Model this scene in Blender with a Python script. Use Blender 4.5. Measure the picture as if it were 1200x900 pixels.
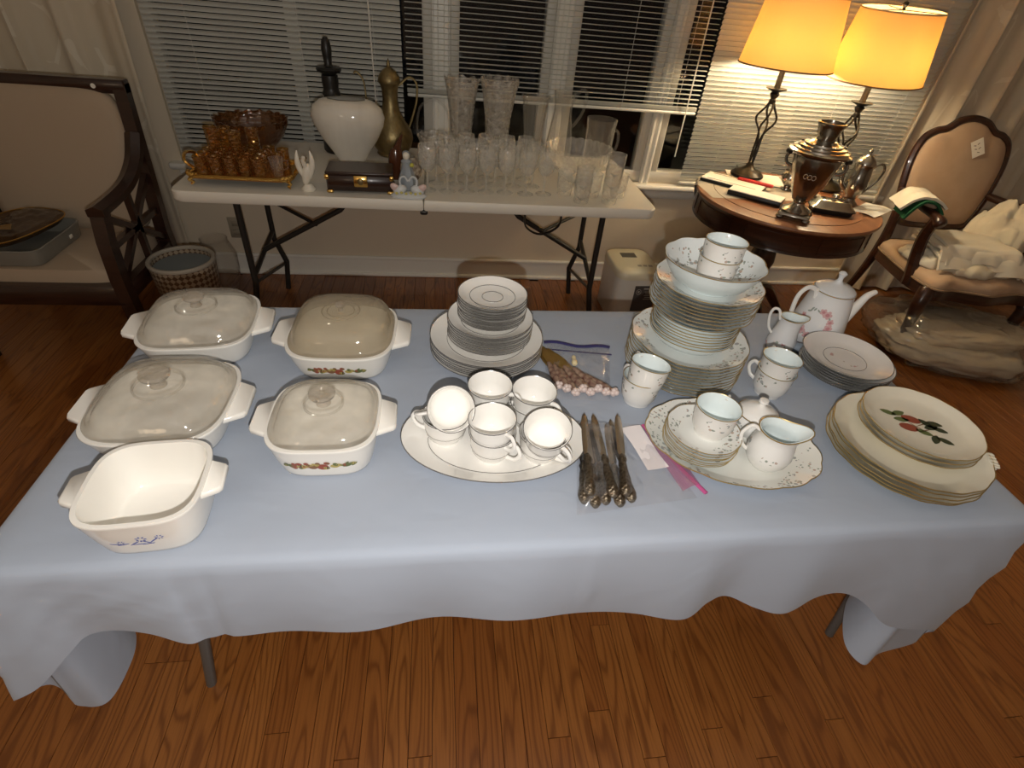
import bpy, math, random
from mathutils import Vector, Matrix, noise
random.seed(7)
for o in list(bpy.data.objects): bpy.data.objects.remove(o)
S = bpy.context.scene
C = S.collection
PI = math.pi
sin, cos = math.sin, math.cos

# ------------------------------------------------------------------ camera
F_PX, PITCH, ROLL, YAW, CAM_H = 611.18, 0.6727, 0.1028, 0.1753, 1.4888
fw = Vector((sin(YAW)*cos(PITCH), cos(YAW)*cos(PITCH), -sin(PITCH)))
r0 = Vector((cos(YAW), -sin(YAW), 0)); u0 = r0.cross(fw)
cr = r0*cos(ROLL)+u0*sin(ROLL); cu = -r0*sin(ROLL)+u0*cos(ROLL)
cam = bpy.data.cameras.new('camera'); cam_o = bpy.data.objects.new('camera', cam); C.objects.link(cam_o)
cam.sensor_width = 36; cam.lens = 36*F_PX/1200; cam.clip_start = .02
cam_o.matrix_world = Matrix(((cr.x, cu.x, -fw.x, 0), (cr.y, cu.y, -fw.y, 0), (cr.z, cu.z, -fw.z, CAM_H), (0, 0, 0, 1)))
S.camera = cam_o

# ------------------------------------------------------------------ world and lights
w = bpy.data.worlds.new('night'); S.world = w; w.use_nodes = True
bg = w.node_tree.nodes['Background']; bg.inputs[0].default_value = (.02, .025, .04, 1); bg.inputs[1].default_value = .03
def point(name, loc, power, col, rad):
    l = bpy.data.lights.new(name, 'POINT'); l.energy = power; l.color = col; l.shadow_soft_size = rad
    o = bpy.data.objects.new(name, l); C.objects.link(o); o.location = loc; return o
# the phone's flash, a few centimetres below the lens
point('phone_flash', Vector((0, 0, CAM_H)) - cu*.075 + cr*.004, 29, (1, .965, .915), .006)
# the lamp of the next room, behind the photographer
point('hall_lamp', (-1.5, -1.7, 1.9), 6, (1, .76, .52), .25)
BULB = 255.0
vs = S.view_settings
vs.view_transform = 'Standard'; vs.look = 'None'; vs.gamma = 1; vs.use_curve_mapping = False; vs.exposure = 0.36
try:
    S.cycles.transparent_max_bounces = 40
    S.cycles.caustics_reflective = False; S.cycles.caustics_refractive = False
except Exception: pass

# ------------------------------------------------------------------ materials
def new_mat(name):
    m = bpy.data.materials.new(name); m.use_nodes = True
    nt = m.node_tree; b = nt.nodes['Principled BSDF']
    return m, nt, b
def lk(nt, a, b): nt.links.new(a, b)
def nd(nt, t, **kw):
    n = nt.nodes.new(t)
    for k, v in kw.items(): setattr(n, k, v)
    return n
def rgb(c): return (c[0], c[1], c[2], 1)
def mapping(nt, scale=(1, 1, 1), coord='Object'):
    tc = nd(nt, 'ShaderNodeTexCoord'); mp = nd(nt, 'ShaderNodeMapping'); mp.inputs['Scale'].default_value = scale
    lk(nt, tc.outputs[coord], mp.inputs[0]); return mp.outputs[0]
def math_n(nt, op, a, b=None, clamp=False):
    n = nd(nt, 'ShaderNodeMath', operation=op); n.use_clamp = clamp
    for i, x in enumerate((a, b)):
        if x is None: continue
        if isinstance(x, (int, float)): n.inputs[i].default_value = x
        else: lk(nt, x, n.inputs[i])
    return n.outputs[0]
def mixc(nt, fac, a, b):
    n = nd(nt, 'ShaderNodeMix', data_type='RGBA')
    for sock, x in ((n.inputs[0], fac), (n.inputs[6], a), (n.inputs[7], b)):
        if isinstance(x, (int, float)): sock.default_value = x
        elif isinstance(x, tuple): sock.default_value = rgb(x)
        else: lk(nt, x, sock)
    return n.outputs[2]
def mat(name, col, rough=.5, metal=0., spec=.5, coat=0., var=None, bump=None, sheen=0., scale3=(1, 1, 1)):
    m, nt, b = new_mat(name)
    b.inputs['Base Color'].default_value = rgb(col); b.inputs['Roughness'].default_value = rough
    b.inputs['Metallic'].default_value = metal; b.inputs['Specular IOR Level'].default_value = spec
    b.inputs['Coat Weight'].default_value = coat; b.inputs['Sheen Weight'].default_value = sheen
    if var or bump: v = mapping(nt, scale3)
    if var:
        n = nd(nt, 'ShaderNodeTexNoise'); n.inputs['Scale'].default_value = var[0]; n.inputs['Detail'].default_value = 4
        lk(nt, v, n.inputs['Vector'])
        r = nd(nt, 'ShaderNodeMapRange'); r.inputs[1].default_value = .3; r.inputs[2].default_value = .7; lk(nt, n.outputs[0], r.inputs[0])
        lk(nt, mixc(nt, r.outputs[0], col, var[1]), b.inputs['Base Color'])
    if bump:
        n = nd(nt, 'ShaderNodeTexNoise'); n.inputs['Scale'].default_value = bump[0]; n.inputs['Detail'].default_value = 3
        lk(nt, v, n.inputs['Vector'])
        bp = nd(nt, 'ShaderNodeBump'); bp.inputs['Strength'].default_value = bump[1]; bp.inputs['Distance'].default_value = bump[2] if len(bump) > 2 else .002
        lk(nt, n.outputs[0], bp.inputs['Height']); lk(nt, bp.outputs[0], b.inputs['Normal'])
    return m
def glass(name, tint=(.95, .95, .93), milky=0., milk=(.9, .88, .82), rough=.02, cut=None, ior=1.5, edge=2.5, r0=None, vary=1.):
    # thin-walled glass: clear transmission plus Fresnel reflection, optionally a little milky
    m = bpy.data.materials.new(name); m.use_nodes = True; nt = m.node_tree; nt.nodes.clear()
    out = nd(nt, 'ShaderNodeOutputMaterial'); tr = nd(nt, 'ShaderNodeBsdfTransparent'); tr.inputs[0].default_value = rgb(tint)
    gl = nd(nt, 'ShaderNodeBsdfGlossy'); gl.inputs['Roughness'].default_value = rough
    fr = nd(nt, 'ShaderNodeLayerWeight'); fr.inputs[0].default_value = .5; r0_ = r0 if r0 else ((ior-1)/(ior+1))**2
    if cut:
        vo = nd(nt, 'ShaderNodeTexVoronoi'); vo.inputs['Scale'].default_value = cut[0]
        lk(nt, mapping(nt, cut[2] if len(cut) > 2 else (1, 1, 1)), vo.inputs['Vector'])
        bp = nd(nt, 'ShaderNodeBump'); bp.inputs['Strength'].default_value = cut[1]; bp.inputs['Distance'].default_value = .004
        lk(nt, vo.outputs['Distance'], bp.inputs['Height'])
        lk(nt, bp.outputs[0], gl.inputs['Normal']); lk(nt, bp.outputs[0], fr.inputs['Normal'])
    base = tr.outputs[0]
    if milky:
        df = nd(nt, 'ShaderNodeBsdfDiffuse'); df.inputs[0].default_value = rgb(milk)
        tl = nd(nt, 'ShaderNodeBsdfTranslucent'); tl.inputs[0].default_value = rgb(milk)
        if cut: lk(nt, bp.outputs[0], df.inputs['Normal'])
        a = nd(nt, 'ShaderNodeMixShader'); a.inputs[0].default_value = .12
        lk(nt, df.outputs[0], a.inputs[1]); lk(nt, tl.outputs[0], a.inputs[2])
        mx = nd(nt, 'ShaderNodeMixShader')
        # longer path through the wall at grazing angles, and uneven cutting or pressing
        fac = math_n(nt, 'MULTIPLY', math_n(nt, 'ADD', math_n(nt, 'MULTIPLY', math_n(nt, 'POWER', fr.outputs['Facing'], 5.), edge), 1.), milky)
        if cut: fac = math_n(nt, 'MULTIPLY', fac, math_n(nt, 'ADD', math_n(nt, 'MULTIPLY', vo.outputs['Distance'], vary*1.6), 1-vary*.8), clamp=True)
        lk(nt, math_n(nt, 'MULTIPLY', fac, 1., clamp=True), mx.inputs[0])
        lk(nt, tr.outputs[0], mx.inputs[1]); lk(nt, a.outputs[0], mx.inputs[2]); base = mx.outputs[0]
    ms = nd(nt, 'ShaderNodeMixShader'); lk(nt, math_n(nt, 'ADD', math_n(nt, 'MULTIPLY', math_n(nt, 'POWER', fr.outputs['Facing'], 5.), (1-r0_)), r0_), ms.inputs[0]); lk(nt, base, ms.inputs[1]); lk(nt, gl.outputs[0], ms.inputs[2])
    lk(nt, ms.outputs[0], out.inputs[0]); return m
def print_china(name, base, dots, mask, cell=75., size=.30, rough=.12):
    # glazed china with small scattered printed sprigs; mask = ('r', lo, hi) on radius or ('z', lo, hi) on height
    m, nt, b = new_mat(name); b.inputs['Roughness'].default_value = rough; b.inputs['Specular IOR Level'].default_value = .5
    tc = nd(nt, 'ShaderNodeTexCoord'); sx = nd(nt, 'ShaderNodeSeparateXYZ'); lk(nt, tc.outputs['Object'], sx.inputs[0])
    if mask[0] == 'r':
        q = math_n(nt, 'SQRT', math_n(nt, 'ADD', math_n(nt, 'MULTIPLY', sx.outputs[0], sx.outputs[0]), math_n(nt, 'MULTIPLY', sx.outputs[1], sx.outputs[1])))
    else: q = sx.outputs[2]
    band = math_n(nt, 'MULTIPLY', math_n(nt, 'GREATER_THAN', q, mask[1]), math_n(nt, 'LESS_THAN', q, mask[2]))
    n = nd(nt, 'ShaderNodeTexNoise'); n.inputs['Scale'].default_value = cell*.35; lk(nt, tc.outputs['Object'], n.inputs['Vector'])
    clump = math_n(nt, 'GREATER_THAN', n.outputs[0], .50)
    col = base
    for i, (c, sc, sz) in enumerate(dots):
        v = nd(nt, 'ShaderNodeTexVoronoi'); v.inputs['Scale'].default_value = cell*sc
        mp = nd(nt, 'ShaderNodeMapping'); mp.inputs['Location'].default_value = (i*3.1, i*1.7, 0); lk(nt, tc.outputs['Object'], mp.inputs[0]); lk(nt, mp.outputs[0], v.inputs['Vector'])
        f = math_n(nt, 'MULTIPLY', math_n(nt, 'MULTIPLY', math_n(nt, 'LESS_THAN', v.outputs['Distance'], sz), band), clump)
        col = mixc(nt, f, col, c)
    lk(nt, col, b.inputs['Base Color']); return m

# ------------------------------------------------------------------ mesh builder
class MB:
    def __init__(self): self.v = []; self.f = []; self.m = []; self.cur = 0
    def add(self, vs, fs):
        o = len(self.v); self.v += [tuple(p) for p in vs]
        for f in fs: self.f.append([i+o for i in f]); self.m.append(self.cur)
        return self
    def box(self, c, s, rz=0., bev=0., rot=None):
        hx, hy, hz = s[0]/2, s[1]/2, s[2]/2; b = min(bev, hx*.95, hy*.95, hz*.95)
        R = rot if rot else Matrix.Rotation(rz, 3, 'Z'); c = Vector(c)
        if b <= 0:
            vs = [Vector((x*hx, y*hy, z*hz)) for z in (-1, 1) for y in (-1, 1) for x in (-1, 1)]
            fs = [(0, 2, 3, 1), (4, 5, 7, 6), (0, 1, 5, 4), (2, 6, 7, 3), (0, 4, 6, 2), (1, 3, 7, 5)]
        else:
            rings = []
            def ring(ax, ay, z): return [Vector((ax-b, -ay, z)), Vector((ax, -ay+b, z)), Vector((ax, ay-b, z)), Vector((ax-b, ay, z)), Vector((-ax+b, ay, z)), Vector((-ax, ay-b, z)), Vector((-ax, -ay+b, z)), Vector((-ax+b, -ay, z))]
            vs = ring(hx-b*.7, hy-b*.7, -hz)+ring(hx, hy, -hz+b)+ring(hx, hy, hz-b)+ring(hx-b*.7, hy-b*.7, hz)
            fs = [tuple(reversed(range(8))), tuple(range(24, 32))]
            for k in range(3):
                for i in range(8): j = (i+1) % 8; fs.append((k*8+i, k*8+j, k*8+8+j, k*8+8+i))
        return self.add([c+R@p for p in vs], fs)
    def lathe(self, prof, n=32, c=(0, 0, 0), fn=None, sx=1., sy=1., axis=None):
        vs = []; rings = []
        for r, z in prof:
            if r < 1e-6: rings.append([len(vs)]); vs.append((0, 0, z))
            else:
                row = []
                for i in range(n):
                    t = 2*PI*i/n; rr, zz = (fn(r, z, t) if fn else (r, z)); row.append(len(vs)); vs.append((rr*cos(t)*sx, rr*sin(t)*sy, zz))
                rings.append(row)
        fs = []
        for a, b in zip(rings, rings[1:]):
            if len(a) == 1 and len(b) == 1: continue
            for i in range(n):
                j = (i+1) % n
                if len(a) == 1: fs.append((a[0], b[j], b[i]))
                elif len(b) == 1: fs.append((a[i], a[j], b[0]))
                else: fs.append((a[i], a[j], b[j], b[i]))
        if axis: R = Vector((0, 0, 1)).rotation_difference(Vector(axis)).to_matrix(); vs = [R@Vector(p) for p in vs]
        c = Vector(c); return self.add([c+Vector(p) for p in vs], fs)
    def tube(self, path, rad, n=8, closed=False, flat=None, up=None):
        P = [Vector(p) for p in path]; m = len(P)
        R = [rad]*m if isinstance(rad, (int, float)) else list(rad)
        vs = []; nrm = None
        for i, p in enumerate(P):
            a = P[(i-1) % m] if (closed or i > 0) else P[0]; b = P[(i+1) % m] if (closed or i < m-1) else P[-1]
            t = (b-a).normalized() if (b-a).length > 1e-9 else Vector((0, 0, 1))
            if up is not None: nrm = Vector(up)-t*t.dot(Vector(up))
            elif nrm is None:
                nrm = t.cross(Vector((0, 0, 1)))
                if nrm.length < .05: nrm = t.cross(Vector((1, 0, 0)))
            else: nrm = nrm-t*t.dot(nrm)
            nrm.normalize(); bn = t.cross(nrm)
            fl = 1. if flat is None else flat
            for k in range(n):
                q = 2*PI*k/n+PI/n; vs.append(p+(nrm*cos(q)+bn*sin(q)*fl)*R[i])
        fs = []
        for i in range(m if closed else m-1):
            for k in range(n):
                l = (k+1) % n; a = i*n; b = ((i+1) % m)*n; fs.append((a+k, b+k, b+l, a+l))
        if not closed: fs.append(tuple(reversed(range(n)))[::-1]); fs.append(tuple(range((m-1)*n, m*n))[::-1])
        return self.add(vs, fs)
    def ell(self, c, r, nu=14, nv=9, rot=None, fn=None):
        vs = [Vector((0, 0, -1))]
        for j in range(1, nv):
            a = -PI/2+PI*j/nv
            for i in range(nu): t = 2*PI*i/nu; vs.append(Vector((cos(a)*cos(t), cos(a)*sin(t), sin(a))))
        vs.append(Vector((0, 0, 1))); fs = []
        for i in range(nu): fs.append((0, 1+(i+1) % nu, 1+i)); fs.append((len(vs)-1, 1+(nv-2)*nu+i, 1+(nv-2)*nu+(i+1) % nu))
        for j in range(nv-2):
            for i in range(nu): k = (i+1) % nu; a = 1+j*nu; fs.append((a+i, a+k, a+nu+k, a+nu+i))
        if fn: vs = [p*fn(p) for p in vs]
        c = Vector(c); r = Vector(r); R = rot if rot else Matrix.Identity(3)
        return self.add([c+R@Vector((p.x*r.x, p.y*r.y, p.z*r.z)) for p in vs], fs)
    def loft(self, rings, cap0=True, cap1=True, closed=True):
        n = len(rings[0]); vs = [p for r in rings for p in r]; fs = []
        for k in range(len(rings)-1):
            for i in range(n if closed else n-1): j = (i+1) % n; fs.append((k*n+i, k*n+j, k*n+n+j, k*n+n+i))
        if cap0: fs.append(tuple(reversed(range(n))))
        if cap1: fs.append(tuple(range((len(rings)-1)*n, len(rings)*n)))
        return self.add(vs, fs)
    def prism(self, poly, z0, z1, bev=0.):
        if bev: 
            cx = sum(p[0] for p in poly)/len(poly); cy = sum(p[1] for p in poly)/len(poly)
            def sh(d): 
                out = []
                for x, y in poly: L = math.hypot(x-cx, y-cy) or 1; out.append((x-(x-cx)/L*d, y-(y-cy)/L*d))
                return out
            s = sh(bev); return self.loft([[(x, y, z0) for x, y in s], [(x, y, z0+bev) for x, y in poly], [(x, y, z1-bev) for x, y in poly], [(x, y, z1) for x, y in s]])
        return self.loft([[(x, y, z0) for x, y in poly], [(x, y, z1) for x, y in poly]])
    def grid(self, fn, nu, nv, thick=0.):
        # fn(u,v)->point, u,v in 0..1 ; thick>0 makes a closed slab along local normals
        P = [[Vector(fn(i/nu, j/nv)) for i in range(nu+1)] for j in range(nv+1)]
        vs = [p for row in P for p in row]; W = nu+1
        fs = [(j*W+i, j*W+i+1, j*W+W+i+1, j*W+W+i) for j in range(nv) for i in range(nu)]
        if thick:
            off = len(vs); nn = []
            for j in range(nv+1):
                for i in range(nu+1):
                    a = P[j][min(i+1, nu)]-P[j][max(i-1, 0)]; b = P[min(j+1, nv)][i]-P[max(j-1, 0)][i]
                    q = a.cross(b); q = q.normalized() if q.length > 1e-12 else Vector((0, 0, 1)); nn.append(q)
            vs += [p-q*thick for p, q in zip(list(vs), nn)]
            fs += [tuple(i+off for i in reversed(f)) for f in fs]
            e = [j*W for j in range(nv+1)]; fs += [(e[k+1], e[k], e[k]+off, e[k+1]+off)[::-1] for k in range(nv)]
            e = [j*W+nu for j in range(nv+1)]; fs += [(e[k], e[k+1], e[k+1]+off, e[k]+off)[::-1] for k in range(nv)]
            fs += [(i, i+1, i+1+off, i+off)[::-1] for i in range(nu)]
            b0 = nv*W; fs += [(b0+i+1, b0+i, b0+i+off, b0+i+1+off)[::-1] for i in range(nu)]
        return self.add(vs, fs)
    def mesh(self, name, mats, angle=40, flat=False):
        me = bpy.data.meshes.new(name); me.from_pydata(self.v, [], self.f)
        for m in (mats if isinstance(mats, (list, tuple)) else [mats]): me.materials.append(m)
        me.polygons.foreach_set('material_index', self.m)
        if not flat:
            me.polygons.foreach_set('use_smooth', [True]*len(self.f))
            me.update(); me.set_sharp_from_angle(angle=math.radians(angle))
        me.update(); return me
    def build(self, name, mats, parent=None, loc=(0, 0, 0), rot=(0, 0, 0), angle=40, flat=False):
        return link(name, self.mesh(name, mats, angle, flat), parent, loc, rot)
def link(name, me, parent=None, loc=(0, 0, 0), rot=(0, 0, 0)):
    o = bpy.data.objects.new(name, me); C.objects.link(o); o.location = loc; o.rotation_euler = rot
    if parent: o.parent = parent
    return o
def tag(o, label=None, cat=None, group=None, kind=None):
    if label: o['label'] = label
    if cat: o['category'] = cat
    if group: o['group'] = group
    if kind: o['kind'] = kind
    return o
def thing(name, label, cat, loc=(0, 0, 0), rot=(0, 0, 0), group=None):
    return tag(link(name, None, None, loc, rot), label, cat, group)
def copy_tree(o, loc=None, rot=None, label=None, group=None, parent=None):
    c = o.copy(); C.objects.link(c)
    if parent: c.parent = parent
    if loc is not None: c.location = loc
    if rot is not None: c.rotation_euler = rot
    if label: c['label'] = label
    if group: c['group'] = group
    for ch in list(o.children): copy_tree(ch, parent=c)
    return c
def catmull(P, n, closed=False):
    P = [tuple(p) for p in P]; m = len(P); out = []
    segs = m if closed else m-1
    for s in range(segs):
        g = lambda k: P[k % m] if closed else P[max(0, min(m-1, k))]
        a, b, c, d = g(s-1), g(s), g(s+1), g(s+2)
        for i in range(n):
            t = i/n
            out.append(tuple(.5*((2*b[k])+(-a[k]+c[k])*t+(2*a[k]-5*b[k]+4*c[k]-d[k])*t*t+(-a[k]+3*b[k]-3*c[k]+d[k])*t**3) for k in range(len(b))))
    if not closed: out.append(P[-1])
    return out
NTH = ['first', 'second', 'third', 'fourth', 'fifth', 'sixth', 'seventh', 'eighth', 'ninth']
ORD = ['topmost', 'second from the top', 'third from the top', 'fourth from the top', 'fifth from the top', 'sixth from the top', 'seventh from the top', 'eighth from the top', 'ninth from the top', 'tenth from the top', 'eleventh from the top']
# ------------------------------------------------------------------ shared materials
M_wall = mat('wall_paint', (.70, .60, .46), .85, bump=(300, .1, .0005))
M_ceil = mat('ceiling_paint', (.82, .80, .74), .9)
M_trim = mat('trim_paint', (.84, .81, .73), .4)
M_vinyl = mat('window_vinyl', (.66, .63, .56), .45)
M_slat = mat('blind_slat', (.70, .70, .64), .38)
M_cord = mat('blind_cord', (.72, .70, .64), .7)
M_pane = glass('window_pane', (.86, .88, .88), ior=1.5)
M_black = mat('black_plastic', (.012, .011, .010), .4)
M_dmetal = mat('dark_metal', (.045, .042, .038), .42, .6)
M_grey_leg = mat('grey_powder_coat', (.16, .17, .17), .45, .2)
M_silver = mat('silver_plate', (.60, .57, .51), .16, 1., var=(9, (.38, .35, .30)))
M_tarn = mat('tarnished_silver', (.27, .25, .22), .2, 1., var=(12, (.42, .39, .34)))
M_gold = mat('gold_metal', (.80, .52, .16), .22, 1.)
M_brass = mat('old_brass', (.34, .26, .12), .42, .85, var=(25, (.20, .15, .07)), bump=(90, .35, .003))
M_plat = mat('platinum_line', (.30, .29, .28), .25, .7)
M_goldline = mat('gold_line', (.55, .40, .16), .3, .8)
M_white = mat('white_china', (.85, .83, .79), .10, coat=.3)
M_wellc = mat('pale_china', (.76, .83, .83), .10, coat=.3)
M_red = mat('red_cloth', (.55, .03, .03), .6)
M_paper = mat('paper', (.82, .78, .68), .8)
M_linen = mat('white_linen', (.80, .74, .60), .9, bump=(900, .15, .0006))
M_linen2 = mat('ivory_linen', (.70, .63, .48), .92, bump=(700, .2, .0008))
M_green = mat('green_cloth', (.012, .10, .035), .85)
M_leather = mat('beige_upholstery', (.56, .40, .27), .75, var=(7, (.48, .33, .21)), bump=(500, .1, .0006))
def wood(name, a, b, rough=.25, sc=(2, 2, 22), coat=.4):
    m, nt, bs = new_mat(name); bs.inputs['Roughness'].default_value = rough; bs.inputs['Coat Weight'].default_value = coat
    n = nd(nt, 'ShaderNodeTexNoise'); n.inputs['Scale'].default_value = 3; n.inputs['Detail'].default_value = 6; n.inputs['Distortion'].default_value = .6
    lk(nt, mapping(nt, sc), n.inputs['Vector'])
    r = nd(nt, 'ShaderNodeMapRange'); r.inputs[1].default_value = .35; r.inputs[2].default_value = .65; lk(nt, n.outputs[0], r.inputs[0])
    lk(nt, mixc(nt, r.outputs[0], a, b), bs.inputs['Base Color']); return m
M_mahog = wood('dark_mahogany', (.026, .009, .005), (.052, .017, .008), .28)
M_espr = wood('espresso_wood', (.020, .008, .005), (.034, .013, .008), .3)
M_ttop = wood('brown_table_top', (.24, .098, .045), (.31, .135, .062), .3, (9, 1.5, 4), .3)

# ------------------------------------------------------------------ floor of narrow oak boards
def plank_material():
    m, nt, b = new_mat('oak_board'); b.inputs['Roughness'].default_value = .32; b.inputs['Coat Weight'].default_value = .35; b.inputs['Coat Roughness'].default_value = .22
    oi = nd(nt, 'ShaderNodeObjectInfo'); ge = nd(nt, 'ShaderNodeNewGeometry')
    rnd = math_n(nt, 'FRACT', math_n(nt, 'ADD', oi.outputs['Random'], ge.outputs['Random Per Island']))
    tc = nd(nt, 'ShaderNodeTexCoord'); ad = nd(nt, 'ShaderNodeVectorMath', operation='ADD'); cb = nd(nt, 'ShaderNodeCombineXYZ')
    lk(nt, math_n(nt, 'MULTIPLY', rnd, 31.), cb.inputs[0]); lk(nt, math_n(nt, 'MULTIPLY', rnd, 57.), cb.inputs[1]); lk(nt, rnd, cb.inputs[2])
    lk(nt, tc.outputs['Object'], ad.inputs[0]); lk(nt, cb.outputs[0], ad.inputs[1])
    mp = nd(nt, 'ShaderNodeMapping'); mp.inputs['Scale'].default_value = (13, 1.5, 13); lk(nt, ad.outputs[0], mp.inputs[0])
    gn = nd(nt, 'ShaderNodeTexNoise'); gn.inputs['Scale'].default_value = 1.; gn.inputs['Detail'].default_value = 1.5; lk(nt, mp.outputs[0], gn.inputs['Vector'])
    sp_ = nd(nt, 'ShaderNodeSeparateXYZ'); lk(nt, tc.outputs['Object'], sp_.inputs[0])
    ph = math_n(nt, 'ADD', math_n(nt, 'MULTIPLY', sp_.outputs[0], 260.), math_n(nt, 'MULTIPLY', gn.outputs[0], 70.))
    gw = math_n(nt, 'MULTIPLY', math_n(nt, 'ADD', math_n(nt, 'SINE', ph), 1.), .5)
    mp2 = nd(nt, 'ShaderNodeMapping'); mp2.inputs['Scale'].default_value = (260, 7, 100); lk(nt, ad.outputs[0], mp2.inputs[0])
    n2 = nd(nt, 'ShaderNodeTexNoise'); n2.inputs['Scale'].default_value = 1.; n2.inputs['Detail'].default_value = 3; lk(nt, mp2.outputs[0], n2.inputs['Vector'])
    base = mixc(nt, rnd, (.27, .090, .019), (.34, .125, .028))
    g = math_n(nt, 'MULTIPLY', math_n(nt, 'POWER', gw, 4.), .62)
    c1 = mixc(nt, g, base, (.115, .031, .006))
    f = nd(nt, 'ShaderNodeMapRange'); f.inputs[1].default_value = .45; f.inputs[2].default_value = .75; f.inputs[4].default_value = .45; lk(nt, n2.outputs[0], f.inputs[0])
    lk(nt, mixc(nt, f.outputs[0], c1, (.12, .035, .008)), b.inputs['Base Color']); return m
M_plank = plank_material()
XW0, XW1, YB, YW, ZC = -3.0, 4.3, -3.2, 2.89, 2.5
floor = MB().box(((XW0+XW1)/2, (YB+YW)/2, -.06), (XW1-XW0, YW-YB, .09)).build('floor', mat('subfloor', (.02, .008, .003), .8)); tag(floor, kind='structure')
PW = .0572
planks = []; x = XW0
while x < XW1:
    y = YB-random.random()*.9
    while y < YW:
        L = random.choice((.5, .7, .9, 1.1, 1.3))
        a, b = max(y, YB), min(y+L, YW)
        if b-a > .05: planks.append((x+PW/2, a, b))
        y += L
    x += PW
def plank_score(p):
    cx, cy = p[0], max(p[1], min(p[2], .4)); cy = min(max((p[1]+p[2])/2, p[1]), p[2])
    d = Vector((cx, cy, 0))-Vector((0, 0, CAM_H)); z = d.dot(fw)
    best = 0
    for k in range(7):
        yy = p[1]+(p[2]-p[1])*k/6; d = Vector((cx, yy, 0))-Vector((0, 0, CAM_H)); z = d.dot(fw)
        if z < .2: continue
        px = 600+F_PX*d.dot(cr)/z; py = 450-F_PX*d.dot(cu)/z
        if -20 < px < 1220 and 300 < py < 920:
            hid = (-.62 < cx < 1.3 and yy > .78 and yy < 2.35 and py > 330 and px < 1190 and px > 120)
            best = max(best, (.15 if hid else 1.)/(z*z))
    return best
planks.sort(key=plank_score, reverse=True)
pm = {}
rest = MB()
for k, (px_, a, b) in enumerate(planks):
    L = round(b-a, 3)
    if k < 290:
        if L not in pm: pm[L] = MB().box((0, 0, -.0065), (PW-.0011, L-.0012, .013), bev=.0007).mesh('plank', M_plank, flat=True)
        link('plank', pm[L], floor, (px_, (a+b)/2, random.uniform(-.0003, .0002)))
    else: rest.box((px_, (a+b)/2, -.0065), (PW-.0011, L-.0012, .013))
o = rest.build('plank_field', M_plank, floor, flat=True); tag(o, kind='stuff')

# ------------------------------------------------------------------ walls, window band, trim
WX0, WX1, WZ0, WZ1 = -1.27, 2.58, .60, 2.12
def wall_box(name, *boxes, m=M_wall):
    q = MB()
    for c, s in boxes: q.box(c, s)
    return tag(q.build(name, m, flat=True), kind='structure')
wall_box('wall_back', (((XW0+XW1)/2, YW+.07, WZ0/2), (XW1-XW0, .14, WZ0)), (((XW0+XW1)/2, YW+.07, (WZ1+ZC)/2), (XW1-XW0, .14, ZC-WZ1)),
         (((XW0+WX0)/2, YW+.07, (WZ0+WZ1)/2), (WX0-XW0, .14, WZ1-WZ0)), (((XW1+WX1)/2, YW+.07, (WZ0+WZ1)/2), (XW1-WX1, .14, WZ1-WZ0)))
wall_box('wall_left', ((XW0-.05, (YB+YW)/2, ZC/2), (.1, YW-YB, ZC)))
wall_box('wall_right', ((XW1+.05, (YB+YW)/2, ZC/2), (.1, YW-YB, ZC)))
wall_box('wall_front', (((XW0+XW1)/2, YB-.05, ZC/2), (XW1-XW0, .1, ZC)))
wall_box('ceiling', (((XW0+XW1)/2, (YB+YW)/2, ZC+.05), (XW1-XW0, YW-YB, .1)), m=M_ceil)
bb = MB().box(((XW0+XW1)/2, YW-.008, .052), (XW1-XW0, .016, .104)); bb = tag(bb.build('baseboard_back', M_trim, flat=True), kind='structure')
MB().tube([(XW0, YW-.010, .108), (XW1, YW-.010, .108)], .011, 8).build('top_bead', M_trim, bb)
MB().tube([(XW0, YW-.020, .008), (XW1, YW-.020, .008)], .012, 8).build('shoe_molding', M_trim, bb)
sill = tag(MB().box(((WX0+WX1)/2, YW-.002, .585), (WX1-WX0+.1, .09, .03), bev=.006).build('trim_1', M_trim), kind='structure')
MB().box(((WX0+WX1)/2, YW-.006, .545), (WX1-WX0+.04, .014, .05), bev=.003).build('apron', M_trim, sill)
units = [(-1.27, -.025), (.055, .545), (.625, 1.115), (1.165, 2.58)]
for i, (a, b) in enumerate(units):
    f = MB(); t = .045
    f.box(((a+b)/2, YW+.05, WZ0+.03), (b-a, .07, .06), bev=.004).box(((a+b)/2, YW+.05, WZ1-.03), (b-a, .07, .06), bev=.004)
    f.box((a+t/2, YW+.05, (WZ0+WZ1)/2), (t, .066, WZ1-WZ0-.1), bev=.004).box((b-t/2, YW+.05, (WZ0+WZ1)/2), (t, .066, WZ1-WZ0-.1), bev=.004)
    win = tag(f.build('window_%d' % (i+1), M_vinyl), kind='structure')
    xs = [a+t, b-t] if b-a < .6 else [a+t, (a+b)/2-.02, (a+b)/2+.02, b-t]
    if len(xs) == 4: MB().box(((a+b)/2, YW+.05, (WZ0+WZ1)/2), (.05, .06, WZ1-WZ0-.1), bev=.004).build('meeting_stile', M_vinyl, win)
    for k in range(0, len(xs), 2):
        MB().box(((xs[k]+xs[k+1])/2, YW+.055, (WZ0+WZ1)/2), (xs[k+1]-xs[k]+.01, .005, WZ1-WZ0-.1)).build('pane', M_pane, win, flat=True)
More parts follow.
